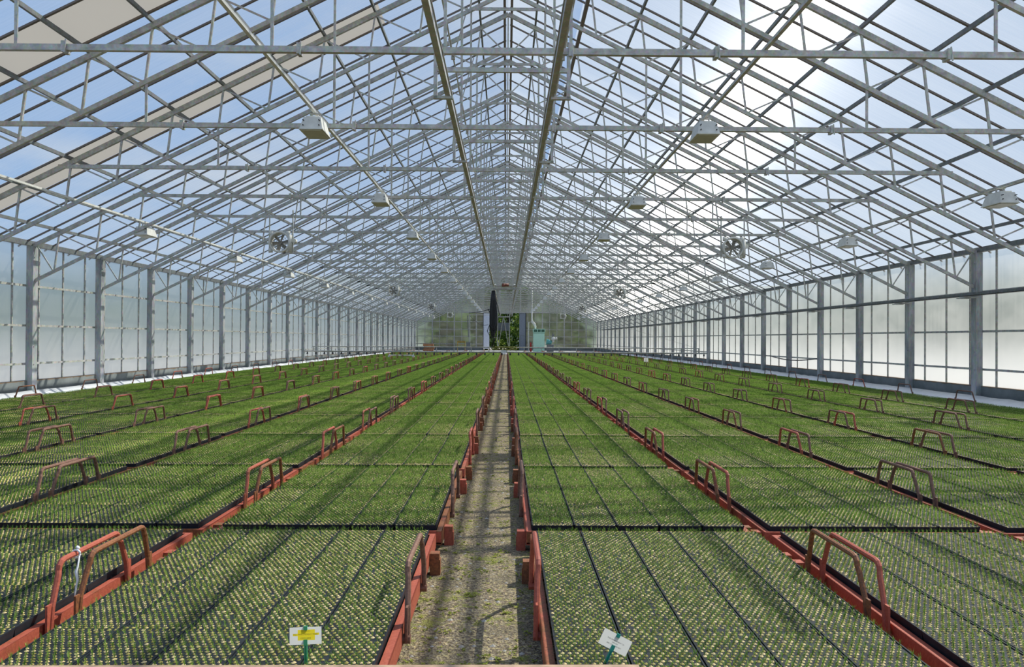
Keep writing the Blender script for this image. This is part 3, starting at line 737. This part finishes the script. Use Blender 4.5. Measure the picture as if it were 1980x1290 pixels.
ai = pm2.attributes.new('pick', 'INT', 'POINT'); ai.data.foreach_set('value', [(rt.randrange(0, 3) if t_[4] == 0 else rt.randrange(2, 6)) for t_ in others])
ar = pm2.attributes.new('turn', 'FLOAT', 'POINT'); ar.data.foreach_set('value', [PI * rt.randrange(2) for _ in others])
so_ = mk('seedling_trays', pm2)
tag(so_, 'green seedling trays filling the benches toward the far end', 'seedling trays', None, 'stuff')
ng = bpy.data.node_groups.new('trays', 'GeometryNodeTree')
ng.interface.new_socket(name='Geometry', in_out='INPUT', socket_type='NodeSocketGeometry')
ng.interface.new_socket(name='Geometry', in_out='OUTPUT', socket_type='NodeSocketGeometry')
gi = ng.nodes.new('NodeGroupInput'); go = ng.nodes.new('NodeGroupOutput')
g2i = ng.nodes.new('GeometryNodeGeometryToInstance'); 
def tray_join(k):
    a, b_ = TM[k]; me = bpy.data.meshes.new('tray_all')
    va = [tuple(v_.co) for v_ in a.vertices]; vb = [tuple(v_.co) for v_ in b_.vertices]
    fa = [tuple(p.vertices) for p in a.polygons]; fb = [tuple(i + len(va) for i in p.vertices) for p in b_.polygons]
    me.from_pydata(va + vb, [], fa + fb)
    for m3 in (M['tray'], M['grit'], M['needle']): me.materials.append(m3)
    me.polygons.foreach_set('material_index', [p.material_index for p in a.polygons] + [2] * len(fb))
    tn = [d.value for d in a.attributes['tone'].data] + [d.value for d in b_.attributes['tone'].data]
    at = me.attributes.new('tone', 'FLOAT', 'POINT'); at.data.foreach_set('value', tn); return me
# the source shapes are six of the trays standing on the benches
srcs = []
for k in range(6):
    cand = [o for o in sc.objects if o.name.startswith('seedling_tray') and o.data is TM[k][0]]
    srcs.append(cand[0])
joins = []
for k in range(6):
    js = ng.nodes.new('GeometryNodeJoinGeometry')
    for ob in (srcs[k], srcs[k].children[0]):
        oin = ng.nodes.new('GeometryNodeObjectInfo'); oin.transform_space = 'ORIGINAL'; oin.inputs['Object'].default_value = ob
        ng.links.new(oin.outputs['Geometry'], js.inputs[0])
    one = ng.nodes.new('GeometryNodeGeometryToInstance'); ng.links.new(js.outputs[0], one.inputs[0]); joins.append(one)
jj = ng.nodes.new('GeometryNodeJoinGeometry')
for one in reversed(joins): ng.links.new(one.outputs[0], jj.inputs[0])
iop = ng.nodes.new('GeometryNodeInstanceOnPoints'); iop.inputs['Pick Instance'].default_value = True
na = ng.nodes.new('GeometryNodeInputNamedAttribute'); na.data_type = 'INT'; na.inputs['Name'].default_value = 'pick'
nb_ = ng.nodes.new('GeometryNodeInputNamedAttribute'); nb_.data_type = 'FLOAT'; nb_.inputs['Name'].default_value = 'turn'
cx = ng.nodes.new('ShaderNodeCombineXYZ'); ng.links.new(nb_.outputs['Attribute'], cx.inputs[2])
m2p = ng.nodes.new('GeometryNodeMeshToPoints')
ng.links.new(gi.outputs[0], m2p.inputs['Mesh']); ng.links.new(m2p.outputs[0], iop.inputs['Points']); ng.links.new(jj.outputs[0], iop.inputs['Instance'])
ng.links.new(na.outputs['Attribute'], iop.inputs['Instance Index']); ng.links.new(cx.outputs[0], iop.inputs['Rotation'])
ng.links.new(iop.outputs[0], go.inputs[0])
ng.nodes.remove(g2i)
md = so_.modifiers.new('trays', 'NODES'); md.node_group = ng

# ------------------------------------------------------------------ aisle: weeds and the near crossbar
rw = random.Random(9); wd_ = MB()
for _ in range(1500):
    y = 3.3 + 40 * rw.random() ** 2.2; x = rw.uniform(-0.52, 0.15) + rw.uniform(-0.05, 0.05)
    n = rw.randrange(4, 9); s_ = rw.uniform(0.006, 0.024) * rw.uniform(0.5, 1); tn = rw.uniform(0.2, 0.9)
    for k in range(n):
        a = rw.uniform(0, 2 * PI); dx, dy = math.cos(a), math.sin(a); b = len(wd_.v); h = s_ * rw.uniform(0.2, 0.9); q = s_ * 0.45
        cx_, cy_ = x + rw.uniform(-s_, s_), y + rw.uniform(-s_, s_)
        wd_.v += [(cx_, cy_, 0.0015), (cx_ + dx * s_ * .6 - dy * q, cy_ + dy * s_ * .6 + dx * q, h), (cx_ + dx * s_ * 1.3, cy_ + dy * s_ * 1.3, h * 0.8), (cx_ + dx * s_ * .6 + dy * q, cy_ + dy * s_ * .6 - dx * q, h)]
        wd_.tone += [tn] * 4; wd_.f.append((b, b + 1, b + 2, b + 3)); wd_.mi.append(0)
tag(wd_.build('weeds', M['weed']), 'tiny yellow-green weeds sprouting in the gravel aisle', 'weeds', None, 'stuff')
st = MB()
for _ in range(160):
    y = 3.3 + 9 * rw.random() ** 1.6; x = rw.uniform(-0.55, 0.18); s_ = rw.uniform(0.006, 0.02); b = len(st.v)
    for k in range(6):
        a = PI * k / 3 + rw.uniform(-.3, .3); st.v.append((x + s_ * math.cos(a), y + s_ * 0.8 * math.sin(a), 0.0))
    st.v.append((x, y, s_ * 0.55))
    for k in range(6): st.f.append((b + k, b + (k + 1) % 6, b + 6)); st.mi.append(0)
tag(st.build('pebbles', simple('pale_stone', (0.36, 0.34, 0.30), 0.8, 0, 0.3, 4), None, False), 'small pale stones scattered along the gravel aisle', 'stones', None, 'stuff')
cbm = MB().bar((-2.6, 3.432, 0.232), (0.60, 3.465, 0.232), 0.06, 0.035)
tag(cbm.build('crossbar', simple('tan_rusty_bar', (0.42, 0.27, 0.18), 0.6, 0, 0.3, 12)), 'long tan steel bar lying across the front benches and aisle', 'bar')

# ------------------------------------------------------------------ plant labels and cord
def text(body, size, loc, parent, mat, name='lettering'):
    cu = bpy.data.curves.new(name, 'FONT'); cu.body = body; cu.size = size; cu.align_x = 'CENTER'; cu.align_y = 'CENTER'
    cu.extrude = 0.0002; cu.materials.append(mat); tmp = bpy.data.objects.new(name, cu)
    o = bpy.data.objects.new(name, bpy.data.meshes.new_from_object(tmp)); bpy.data.objects.remove(tmp); sc.collection.objects.link(o)
    o.parent = parent; o.location = loc; o.rotation_euler = (PI / 2, 0, 0); return o
def plant_label(loc, tilt, back, W, H, stake_len, smat, lab, lines, hl=None):
    r = empty('plant_label', loc); r.rotation_euler = (back, tilt, 0)
    zc = stake_len + H / 2 - 0.01
    MB().box(-0.007, 0.007, 0.002, 0.006, -0.03, stake_len + 0.014).box(-0.007, -0.003, -0.003, 0.003, -0.03, stake_len - 0.01).box(0.003, 0.007, -0.003, 0.003, -0.03, stake_len - 0.01).build('stake', smat, r)
    MB().box(-0.0085, 0.0085, -0.004, 0.006, stake_len - 0.015, stake_len + 0.012).build('lower_clip', smat, r)
    MB().box(-0.0085, 0.0085, -0.004, 0.006, zc + H / 2 - 0.013, zc + H / 2 + 0.004).build('upper_clip', smat, r)
    hl = hl or []
    xs_ = sorted({-W / 2, W / 2, *[v_ for h_ in hl for v_ in h_[:2]]}); zs_ = sorted({-H / 2, H / 2, *[v_ for h_ in hl for v_ in h_[2:]]})
    ca, hm = MB(), MB()
    for x0, x1 in zip(xs_[:-1], xs_[1:]):
        for z0, z1 in zip(zs_[:-1], zs_[1:]):
            mx_, mz_ = (x0 + x1) / 2, (z0 + z1) / 2
            tgt = hm if any(h_[0] < mx_ < h_[1] and h_[2] < mz_ < h_[3] for h_ in hl) else ca
            tgt.face([(x0, -0.001, zc + z0), (x1, -0.001, zc + z0), (x1, -0.001, zc + z1), (x0, -0.001, zc + z1)])
    ca.build('card', M['card'], r)
    if hl: hm.build('highlight', M['hl'], r)
    for (tx, sz, dz, mt) in lines: text(tx, sz, (0, -0.0021, zc + dz), r, mt)
    return tag(r, lab, 'plant label', 'plant labels on green stakes')
plant_label((-0.905, 3.58, 0.20), math.radians(-2.5), math.radians(-6), 0.146, 0.077, 0.108, M['stake_a'],
            'white plant label with yellow highlighting on an upright green stake',
            [('1 Y 4 P L S 2', 0.0085, 0.021, M['ink_y']), ('HILL IMPROVEMENT TREES', 0.0095, 0.006, M['ink_y']), ('1SDM 0002', 0.0105, -0.011, M['ink_y'])],
            [(-0.036, 0.043, -0.020, 0.027), (-0.058, -0.036, 0.000, 0.010), (0.043, 0.062, 0.002, 0.012)])
plant_label((0.462, 3.61, 0.20), math.radians(27), math.radians(-6), 0.142, 0.075, 0.085, M['stake_b'],
            'white plant label tilted sideways on a leaning green stake',
            [('TREE IMPROVEMENT CO', 0.0078, 0.006, M['ink']), ('NSB 052', 0.0078, -0.005, M['ink']), ('SPEC MTN-ROSS 0017', 0.0078, -0.016, M['ink'])])
# small pale tag far off on the right-hand beds
r = empty('plant_label', (9.0, 50.2, 0.2)); MB().box(-0.01, 0.01, 0, 0.01, 0, 0.3).build('stake', M['stake_a'], r); MB().box(-0.14, 0.14, -0.005, 0, 0.1, 0.34).build('card', M['card'], r)
tag(r, 'small pale card standing far off in the right-hand seedling beds', 'plant label')

# cord on the front left handle
hx = -2.4
cp = [(hx - 0.005, 4.55, 0.492), (hx + 0.008, 4.55, 0.47), (hx + 0.012, 4.56, 0.43), (hx + 0.004, 4.552, 0.38), (hx + 0.014, 4.56, 0.33), (hx + 0.008, 4.55, 0.28), (hx + 0.01, 4.54, 0.24)]
cord_pts = cp

# ------------------------------------------------------------------ watering boom and trolley at mid-house
YB = 50.0
tr_ = empty('watering_boom', (0, YB, 0)); tag(tr_, 'full-width irrigation boom hung from a trolley over the far beds', 'irrigation boom')
def part(mb, nm, mat, par=tr_, smooth=False): return mb.build(nm, mat, par, smooth)
part(MB().bar((-0.72, 0, 5.10), (0.50, 0, 5.10), 0.35, 0.06).bar((-0.86, -0.2, 4.93), (0.64, -0.2, 4.93), 0.05, 0.14).bar((-0.86, 0.2, 4.93), (0.64, 0.2, 4.93), 0.05, 0.14), 'carriage', M['steel'])
part(MB().tube([(-0.22, -0.25, 5.15), (0.14, -0.25, 5.15)], 0.09, 12).box(-0.3, -0.1, -0.34, -0.16, 5.04, 5.24), 'motor', M['motor'], tr_, True)
wh = MB()
for x in (-0.73, 0.51):
    for y in (-0.2, 0.2): wh.tube([(x - 0.05, y, 5.15), (x + 0.05, y, 5.15)], 0.07, 12)
part(wh, 'wheels', M['white'])
for x in (-0.56, 0.20): part(MB().bar((x, 0, 4.9), (x, 0, 1.25), 0.07, 0.07), 'upright', M['steel'])
part(MB().bar((-0.56, -0.03, 3.13), (0.20, -0.03, 3.13), 0.07, 0.08), 'cross_member', M['steel'])
for a, b in ((-0.2, -0.5), (-0.18, 0.14)): part(MB().bar((a, -0.02, 3.1), (b, -0.02, 1.25), 0.05, 0.05), 'brace', M['steel'])
part(MB().bar((0.14, 0, 4.85), (-0.2, 0, 3.9), 0.03).bar((-0.2, 0, 3.9), (0.1, 0, 3.15), 0.025), 'stay', M['steel'])
part(MB().box(-0.53, 0.17, 0.05, 0.30, 2.25, 2.75), 'control_box', M['door_grey'])
part(MB().bar((-0.8, -0.05, 1.2), (0.45, -0.05, 1.2), 0.3, 0.08), 'boom_mount', M['hose_y'])
bp = MB(); bp.tube([(-12.9, 0, 0.86), (12.9, 0, 0.86)], 0.045, 8); part(bp, 'spray_pipe', M['steel'])
part(MB().tube([(-12.4, 0, 1.17), (12.4, 0, 1.17)], 0.03, 8), 'top_pipe', M['steel'])
um = MB().bar((0, 0, 0.86), (0, 0, 1.17), 0.05).mesh('spacer', M['steel'])
nm_ = MB().tube([(0, 0, 0.82), (0, 0, 0.76), (0, -0.02, 0.68)], [0.03, 0.045, 0.06], 8).mesh('nozzle', M['black'])
for k in range(23): mk('spacer', um, tr_, (-12.3 + k * 1.12, 0, 0))
for k in range(48): mk('nozzle', nm_, tr_, (-12.7 + k * 0.54, 0, 0))
for s in (-1, 1): part(MB().tube([(s * 0.6, 0, 4.5), (s * 12.3, 0, 1.17)], 0.008, 5), 'guy_wire', M['steel'])
part(MB().box(-0.32, 0.02, -0.25, 0.1, 0.82, 1.0), 'valve_box', M['white2'])
hz = MB(); rh = random.Random(2)
for k in range(4):
    pts = [(-0.9 + 1.6 * i / 14 + rh.uniform(-.04, .04), -0.15 + rh.uniform(-.12, .12), 1.1 + 0.10 * math.sin(i * 0.9 + k * 1.7) + rh.uniform(-.02, .02)) for i in range(15)]
    hz.tube(pts, 0.022, 6)
part(hz, 'looped_hose', M['hose_y'], tr_, True)
# festoon of black hose
fh = MB(); rh = random.Random(4)
for k in range(26):
    wx = 0.015 + 0.0135 * k; dep = rh.uniform(2.25, 2.95); dx = rh.uniform(-0.05, 0.05); dy = rh.uniform(-0.2, 0.2)
    pts = []
    for i in range(21):
        a = PI * i / 20; pts.append((-0.83 + dx * math.sin(a) - wx * math.cos(a) * (0.25 + 0.75 * math.sin(a) ** 0.7), dy * math.sin(a), 4.74 - dep * math.sin(a) ** 0.75))
    fh.tube(pts, 0.028, 6)
for k in range(5):
    x = -0.83 + rh.uniform(-0.12, 0.12); fh.tube([(x, 0, 2.3), (x + rh.uniform(-.1, .1), 0, 1.7), (x + rh.uniform(-.2, .25), 0, 1.2)], 0.022, 6)
fh.tube([(-1.15, 0, 3.6), (-0.9, -0.05, 3.0), (-1.2, 0, 2.2), (-0.95, 0, 1.75), (-0.6, 0, 1.8)], 0.025, 6)
fh.tube([(-0.83, 0, 4.78), (-0.70, 0, 4.3), (-0.55, 0, 3.7), (-0.42, 0, 3.2)], 0.025, 6)
fo = fh.build('hose_bundle', M['black'], None, True); fo.location = (0, YB - 0.9, 0)
tag(fo, 'tall bundle of looped black hose hanging from the trolley rail', 'hose')
MB().box(-0.90, -0.76, -0.06, 0.06, 4.76, 4.84).box(-0.86, -0.80, -0.03, 0.03, 4.80, 5.07).build('hook', M['steel'], fo)
tag(MB().tube([(-2.35, YB - 0.8, 3.33), (-1.6, YB - 0.85, 3.42), (-1.1, YB - 1.0, 3.55), (-0.55, YB - 0.3, 3.75)], 0.02, 6).build('tie_rope', M['black']), 'dark rope tied round the hanging hose bundle', 'rope')

# white pipe frame lying over the left beds
wf = MB().tube([(-9.2, 0, 0.36), (-9.2, 0, 0.52)], 0.03, 8).tube([(-7.3, 0, 0.36), (-7.3, 0, 0.52)], 0.03, 8).tube([(-9.2, 0, 0.38), (-7.3, 0, 0.38)], 0.035, 8).box(-9.3, -9.1, -0.05, 0.05, 0.21, 0.36).box(-7.4, -7.2, -0.05, 0.05, 0.21, 0.36)
o = wf.build('white_barrier', M['white2']); o.location = (0, 61.5, 0); tag(o, 'white pipe frame standing low on the left beds past the boom', 'pipe frame')

# ------------------------------------------------------------------ things by the far wall
FY = 104.0
h = empty('heater_unit', (4.35, FY, 0.03)); tag(h, 'tall mint-green heater cabinet at the far end right of doorway', 'heater')
MB().box(-0.76, 0.72, -0.5, 0.5, 0.0, 2.55).build('cabinet', M['mint'], h)
hd = MB().box(-0.78, 0.78, -0.55, -0.47, 2.55, 2.63).box(-0.78, 0.78, -0.55, -0.47, 2.98, 3.06).box(-0.8, 0.8, -0.45, 0.5, 2.55, 3.06)
for x in (-0.76, -0.25, 0.25, 0.76): hd.box(x - 0.04, x + 0.04, -0.55, -0.46, 2.6, 3.0)
hd.build('vent_head', M['mint'], h)
MB().box(-0.74, 0.74, -0.47, -0.455, 2.63, 2.98).build('vent_opening', M['dkgreen'], h)
MB().box(-0.79, 0.75, -0.51, -0.5, 2.48, 2.53).box(-0.79, 0.75, -0.51, -0.5, 0.4, 0.44).build('seam', M['dkgreen'], h)
MB().tube([(-0.5, 0.1, 3.0), (-0.48, 0.1, 3.35), (-0.62, 0.1, 3.7), (-0.92, 0.1, 4.0), (-0.95, 0.1, 4.4), (-0.95, 0.1, 8.6)], [0.12, 0.14, 0.17, 0.17, 0.09, 0.09], 12).build('flue', M['white'], h, True)
bq = empty('burner', (5.9, FY, 0.03)); tag(bq, 'teal burner housing with a white round motor beside mint heater', 'burner')
MB().tube([(-0.55, 0, 1.35), (0.15, 0, 1.25)], [0.42, 0.25], 14).build('housing', M['teal'], bq, True)
MB().tube([(0.35, -0.35, 1.75), (0.35, 0.1, 1.75)], 0.27, 14).tube([(0.72, -0.3, 1.8), (0.72, 0.0, 1.8)], 0.17, 12).box(0.2, 0.5, -0.3, 0.0, 1.3, 1.7).build('motor', M['white'], bq, True)
MB().tube([(0.3, 0, 1.9), (0.3, 0, 2.6)], 0.05, 8).box(0.15, 0.5, -0.1, 0.1, 2.1, 2.35).build('pipe', M['dark_steel'], bq)
MB().box(-0.5, 0.4, -0.3, 0.3, 0.0, 0.95).build('stand', M['dark_steel'], bq)
ex = empty('fire_extinguisher', (3.27, FY, 0.03)); tag(ex, 'small red extinguisher standing beside the mint heater', 'extinguisher')
MB().tube([(0, 0, 0.75), (0, 0, 1.2), (0, 0, 1.27)], [0.11, 0.11, 0.04], 12).build('cylinder', M['red'], ex, True)
MB().box(-0.08, 0.05, -0.02, 0.02, 1.25, 1.33).build('valve', M['black'], ex); MB().box(-0.12, 0.12, 0.0, 0.2, 0.0, 0.75).build('stand', M['red'], ex)
pp = MB().tube([(2.98, FY, 0.03), (2.98, FY, 4.0)], 0.05, 8).build('standpipe', M['white']); tag(pp, 'pale vertical standpipe between grey door and mint heater', 'pipe')
sp_ = empty('pipe_stand', (-4.85, FY, 0.03)); tag(sp_, 'tall grey pipe stand with a cable, left of the far doorway', 'pipe stand')
MB().box(-0.05, 0.05, -0.05, 0.05, 0, 4.9).build('post', M['steel'], sp_)
MB().bar((-0.35, 0, 4.8), (-0.18, 0, 1.9), 0.10).build('dark_strut', M['dark_steel'], sp_)
MB().tube([(-0.2, 0, 4.9), (2.9, 0, 4.85)], 0.035, 8).build('top_pipe', M['steel'], sp_)
MB().tube([(0.05 + 2.4 * i / 12, -0.1, 4.7 - 1.2 * math.sin(PI * 0.62 * i / 12)) for i in range(13)], 0.03, 6).build('cable', M['black'], sp_, True)
MB().box(-0.45, 0.08, -0.15, 0.15, 0.3, 1.25).build('switch_box', M['dark_steel'], sp_)
for k, (dx, dz, nn) in enumerate(((0, 0.03, 0), (0.1, 0.38, 0), (0.0, 0.73, 0))):
    bx = MB().box(-0.65, 0.65, -0.4, 0.4, 0.0, 0.02)
    for z in (0.03, 0.18): bx.box(-0.65, 0.65, -0.42, -0.40, z, z + 0.12).box(-0.65, 0.65, 0.40, 0.42, z, z + 0.12).box(-0.67, -0.65, -0.42, 0.42, z, z + 0.12).box(0.65, 0.67, -0.42, 0.42, z, z + 0.12)
    for x in (-0.62, 0.62): bx.box(x - 0.03, x + 0.03, -0.44, -0.42, 0, 0.33)
    o = bx.build('wooden_crate', M['orange_wood']); o.location = (-10.35 + dx, FY, dz)
    tag(o, 'orange wooden crate at far left of the hall, %s of the stack' % ('bottom', 'middle', 'topmost')[k], 'crate', 'stacked orange crates')
wb = empty('wooden_bench', (-6.0, FY + 1, 0.03)); tag(wb, 'small yellowish wooden bench near the far pipe stand', 'bench')
MB().box(-0.6, 0.5, -0.2, 0.2, 0.85, 0.92).build('seat', M['yellow_wood'], wb); MB().box(-0.6, 0.5, 0.18, 0.22, 1.15, 1.4).build('backrest', M['yellow_wood'], wb)
for x in (-0.55, 0.45): MB().box(x - 0.03, x + 0.03, -0.18, 0.22, 0, 1.4).build('leg', M['yellow_wood'], wb)

# ------------------------------------------------------------------ outside: hills and trees
def ridge(name, pts, hs, depth=60):
    m_ = MB(); n = len(pts)
    for (x, y), h_ in zip(pts, hs):
        d = Vector((x, y, 0)).normalized()
        for (k, z) in ((0, -0.3), (0.35, h_ * 0.7), (0.7, h_), (1.4, -0.3)): m_.v.append((x + d.x * depth * k, y + d.y * depth * k, z))
    for i in range(n - 1):
        for j in range(3): a = i * 4 + j; m_.f.append((a, a + 1, a + 5, a + 4)); m_.mi.append(0)
    o = m_.build(name, M['hills'], None, True); return struct(o)
rg = random.Random(8)
def arc(a0, a1, R, n): return [(R * math.sin(math.radians(a0 + (a1 - a0) * i / n)), R * math.cos(math.radians(a0 + (a1 - a0) * i / n))) for i in range(n + 1)]
pl_ = arc(-100, -14, 210, 44); ridge('hill_left', pl_, [15 + 2.5 * math.sin(i * 0.5) + rg.uniform(-1, 1) for i in range(45)])
pf_ = arc(-15, 15, 175, 16); ridge('hill_far', pf_, [19 + rg.uniform(-1, 1) for i in range(17)])
pr_ = arc(14, 100, 210, 44); ridge('hill_right', pr_, [17 + 2.5 * math.sin(i * 0.4 + 1) + rg.uniform(-1, 1) for i in range(45)])

def tree_meshes(seed, H, W):
    R = random.Random(seed); cr_ = MB(); tk = MB()   # crown of leaf blades round a branching trunk
    tk.tube([(0, 0, 0), (0.1, 0, H * 0.3), (0, 0.1, H * 0.62), (0, 0, H * 0.9)], [0.22, 0.17, 0.10, 0.03], 8)
    clumps = []
    for _ in range(95):
        z = R.uniform(0.0, 1.0); rad = W * (1.0 - 0.55 * z * z) * math.sqrt(R.random()); a = R.uniform(0, 2 * PI)
        clumps.append((rad * math.cos(a), rad * math.sin(a) * 0.8, z * H, R.uniform(0.5, 1.1) * W * 0.42, R.uniform(0, 0.8)))
        if R.random() < 0.3: tk.tube([(0, 0, z * H * 0.6), (clumps[-1][0] * 0.8, clumps[-1][1] * 0.8, z * H * 0.95)], [0.06, 0.02], 6)
    for (x, y, z, r_, tn) in clumps:
        for _ in range(80):
            th = R.uniform(0, 2 * PI); cz = R.uniform(-0.7, 1); q = math.sqrt(max(0, 1 - cz * cz)); rr = r_ * R.uniform(0.6, 1.0)
            c_ = Vector((x + rr * q * math.cos(th), y + rr * q * math.sin(th), max(0.05, z + rr * 0.8 * cz)))
            u = Vector((R.uniform(-1, 1), R.uniform(-1, 1), R.uniform(-.5, .5))).normalized() * R.uniform(0.18, 0.34)
            v_ = u.cross(Vector((R.uniform(-1, 1), R.uniform(-1, 1), R.uniform(-1, 1))).normalized()) * 0.7
            b = len(cr_.v); cr_.v += [tuple(c_ - u), tuple(c_ + v_), tuple(c_ + u), tuple(c_ - v_)]
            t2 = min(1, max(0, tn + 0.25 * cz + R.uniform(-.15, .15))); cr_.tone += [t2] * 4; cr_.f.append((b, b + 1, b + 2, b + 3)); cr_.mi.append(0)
    return cr_.mesh('crown', M['leaf']), tk.mesh('trunk', M['bark'])
TMs = [tree_meshes(50 + i, 14, 4.2) for i in range(3)]
for i, (x, y, sc1) in enumerate([(-3.1, 126, 0.75), (3.6, 126.5, 0.75), (0.4, 134, 1.0), (-10.3, 127, 0.8), (10.8, 127, 0.8), (-17.6, 128, 0.8), (18.2, 128, 0.8), (-9.0, 138, 0.9), (9.6, 138, 0.9)]):
    r = empty('leafy_tree', (x, y, -0.14)); r.scale = (sc1, sc1, sc1); r.rotation_euler = (0, 0, i * 1.3)
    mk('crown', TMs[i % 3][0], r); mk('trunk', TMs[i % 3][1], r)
    if i < 3: tag(r, 'leafy green tree seen through the open far doorway, %s' % ('behind the hanging hose', 'beside the grey door', 'deepest in the opening')[i], 'tree', 'trees in the far doorway')
    else: tag(r, 'leafy green tree blurred behind the far gable panels', 'tree', 'trees behind the far gable')

# cord tied to the front left handle (left-hand bench of the pair)
fb = [o for o in sc.objects if o.get('category') == 'bench' and o.name.startswith('nursery_bench') and 'first row from front, second column left' in o['label']]
if fb:
    o_ = fb[0]; hd_ = [c for c in o_.children if c.name.startswith('handle')][1]
    bx_ = o_.location.x + BW / 2 + 0.02; by_ = o_.location.y + 1.0 + hd_.location.y + 0.32
    cm = MB(); zt = 0.470
    cm.tube([(bx_ + 0.022 * math.cos(a), by_, zt + 0.022 * math.sin(a)) for a in [2 * PI * i / 12 for i in range(13)]], 0.006, 6)
    cm.tube([(bx_, by_ + 0.01, zt + 0.028), (bx_ + 0.008, by_ + 0.012, zt + 0.036)], 0.012, 8)
    cm.tube([(bx_ + 0.02, by_, zt), (bx_ + 0.022, by_ - 0.02, zt - 0.06), (bx_ + 0.02, by_ - 0.035, zt - 0.09), (bx_ + 0.026, by_ - 0.03, zt - 0.14), (bx_ + 0.022, by_ - 0.045, zt - 0.2), (bx_ + 0.02, by_ - 0.05, zt - 0.24)], [0.004, 0.005, 0.009, 0.007, 0.004, 0.003], 6)
    tag(cm.build('knotted_cord', M['white2'], None, True), 'white cord knotted to a rusty bench handle at front left', 'cord')
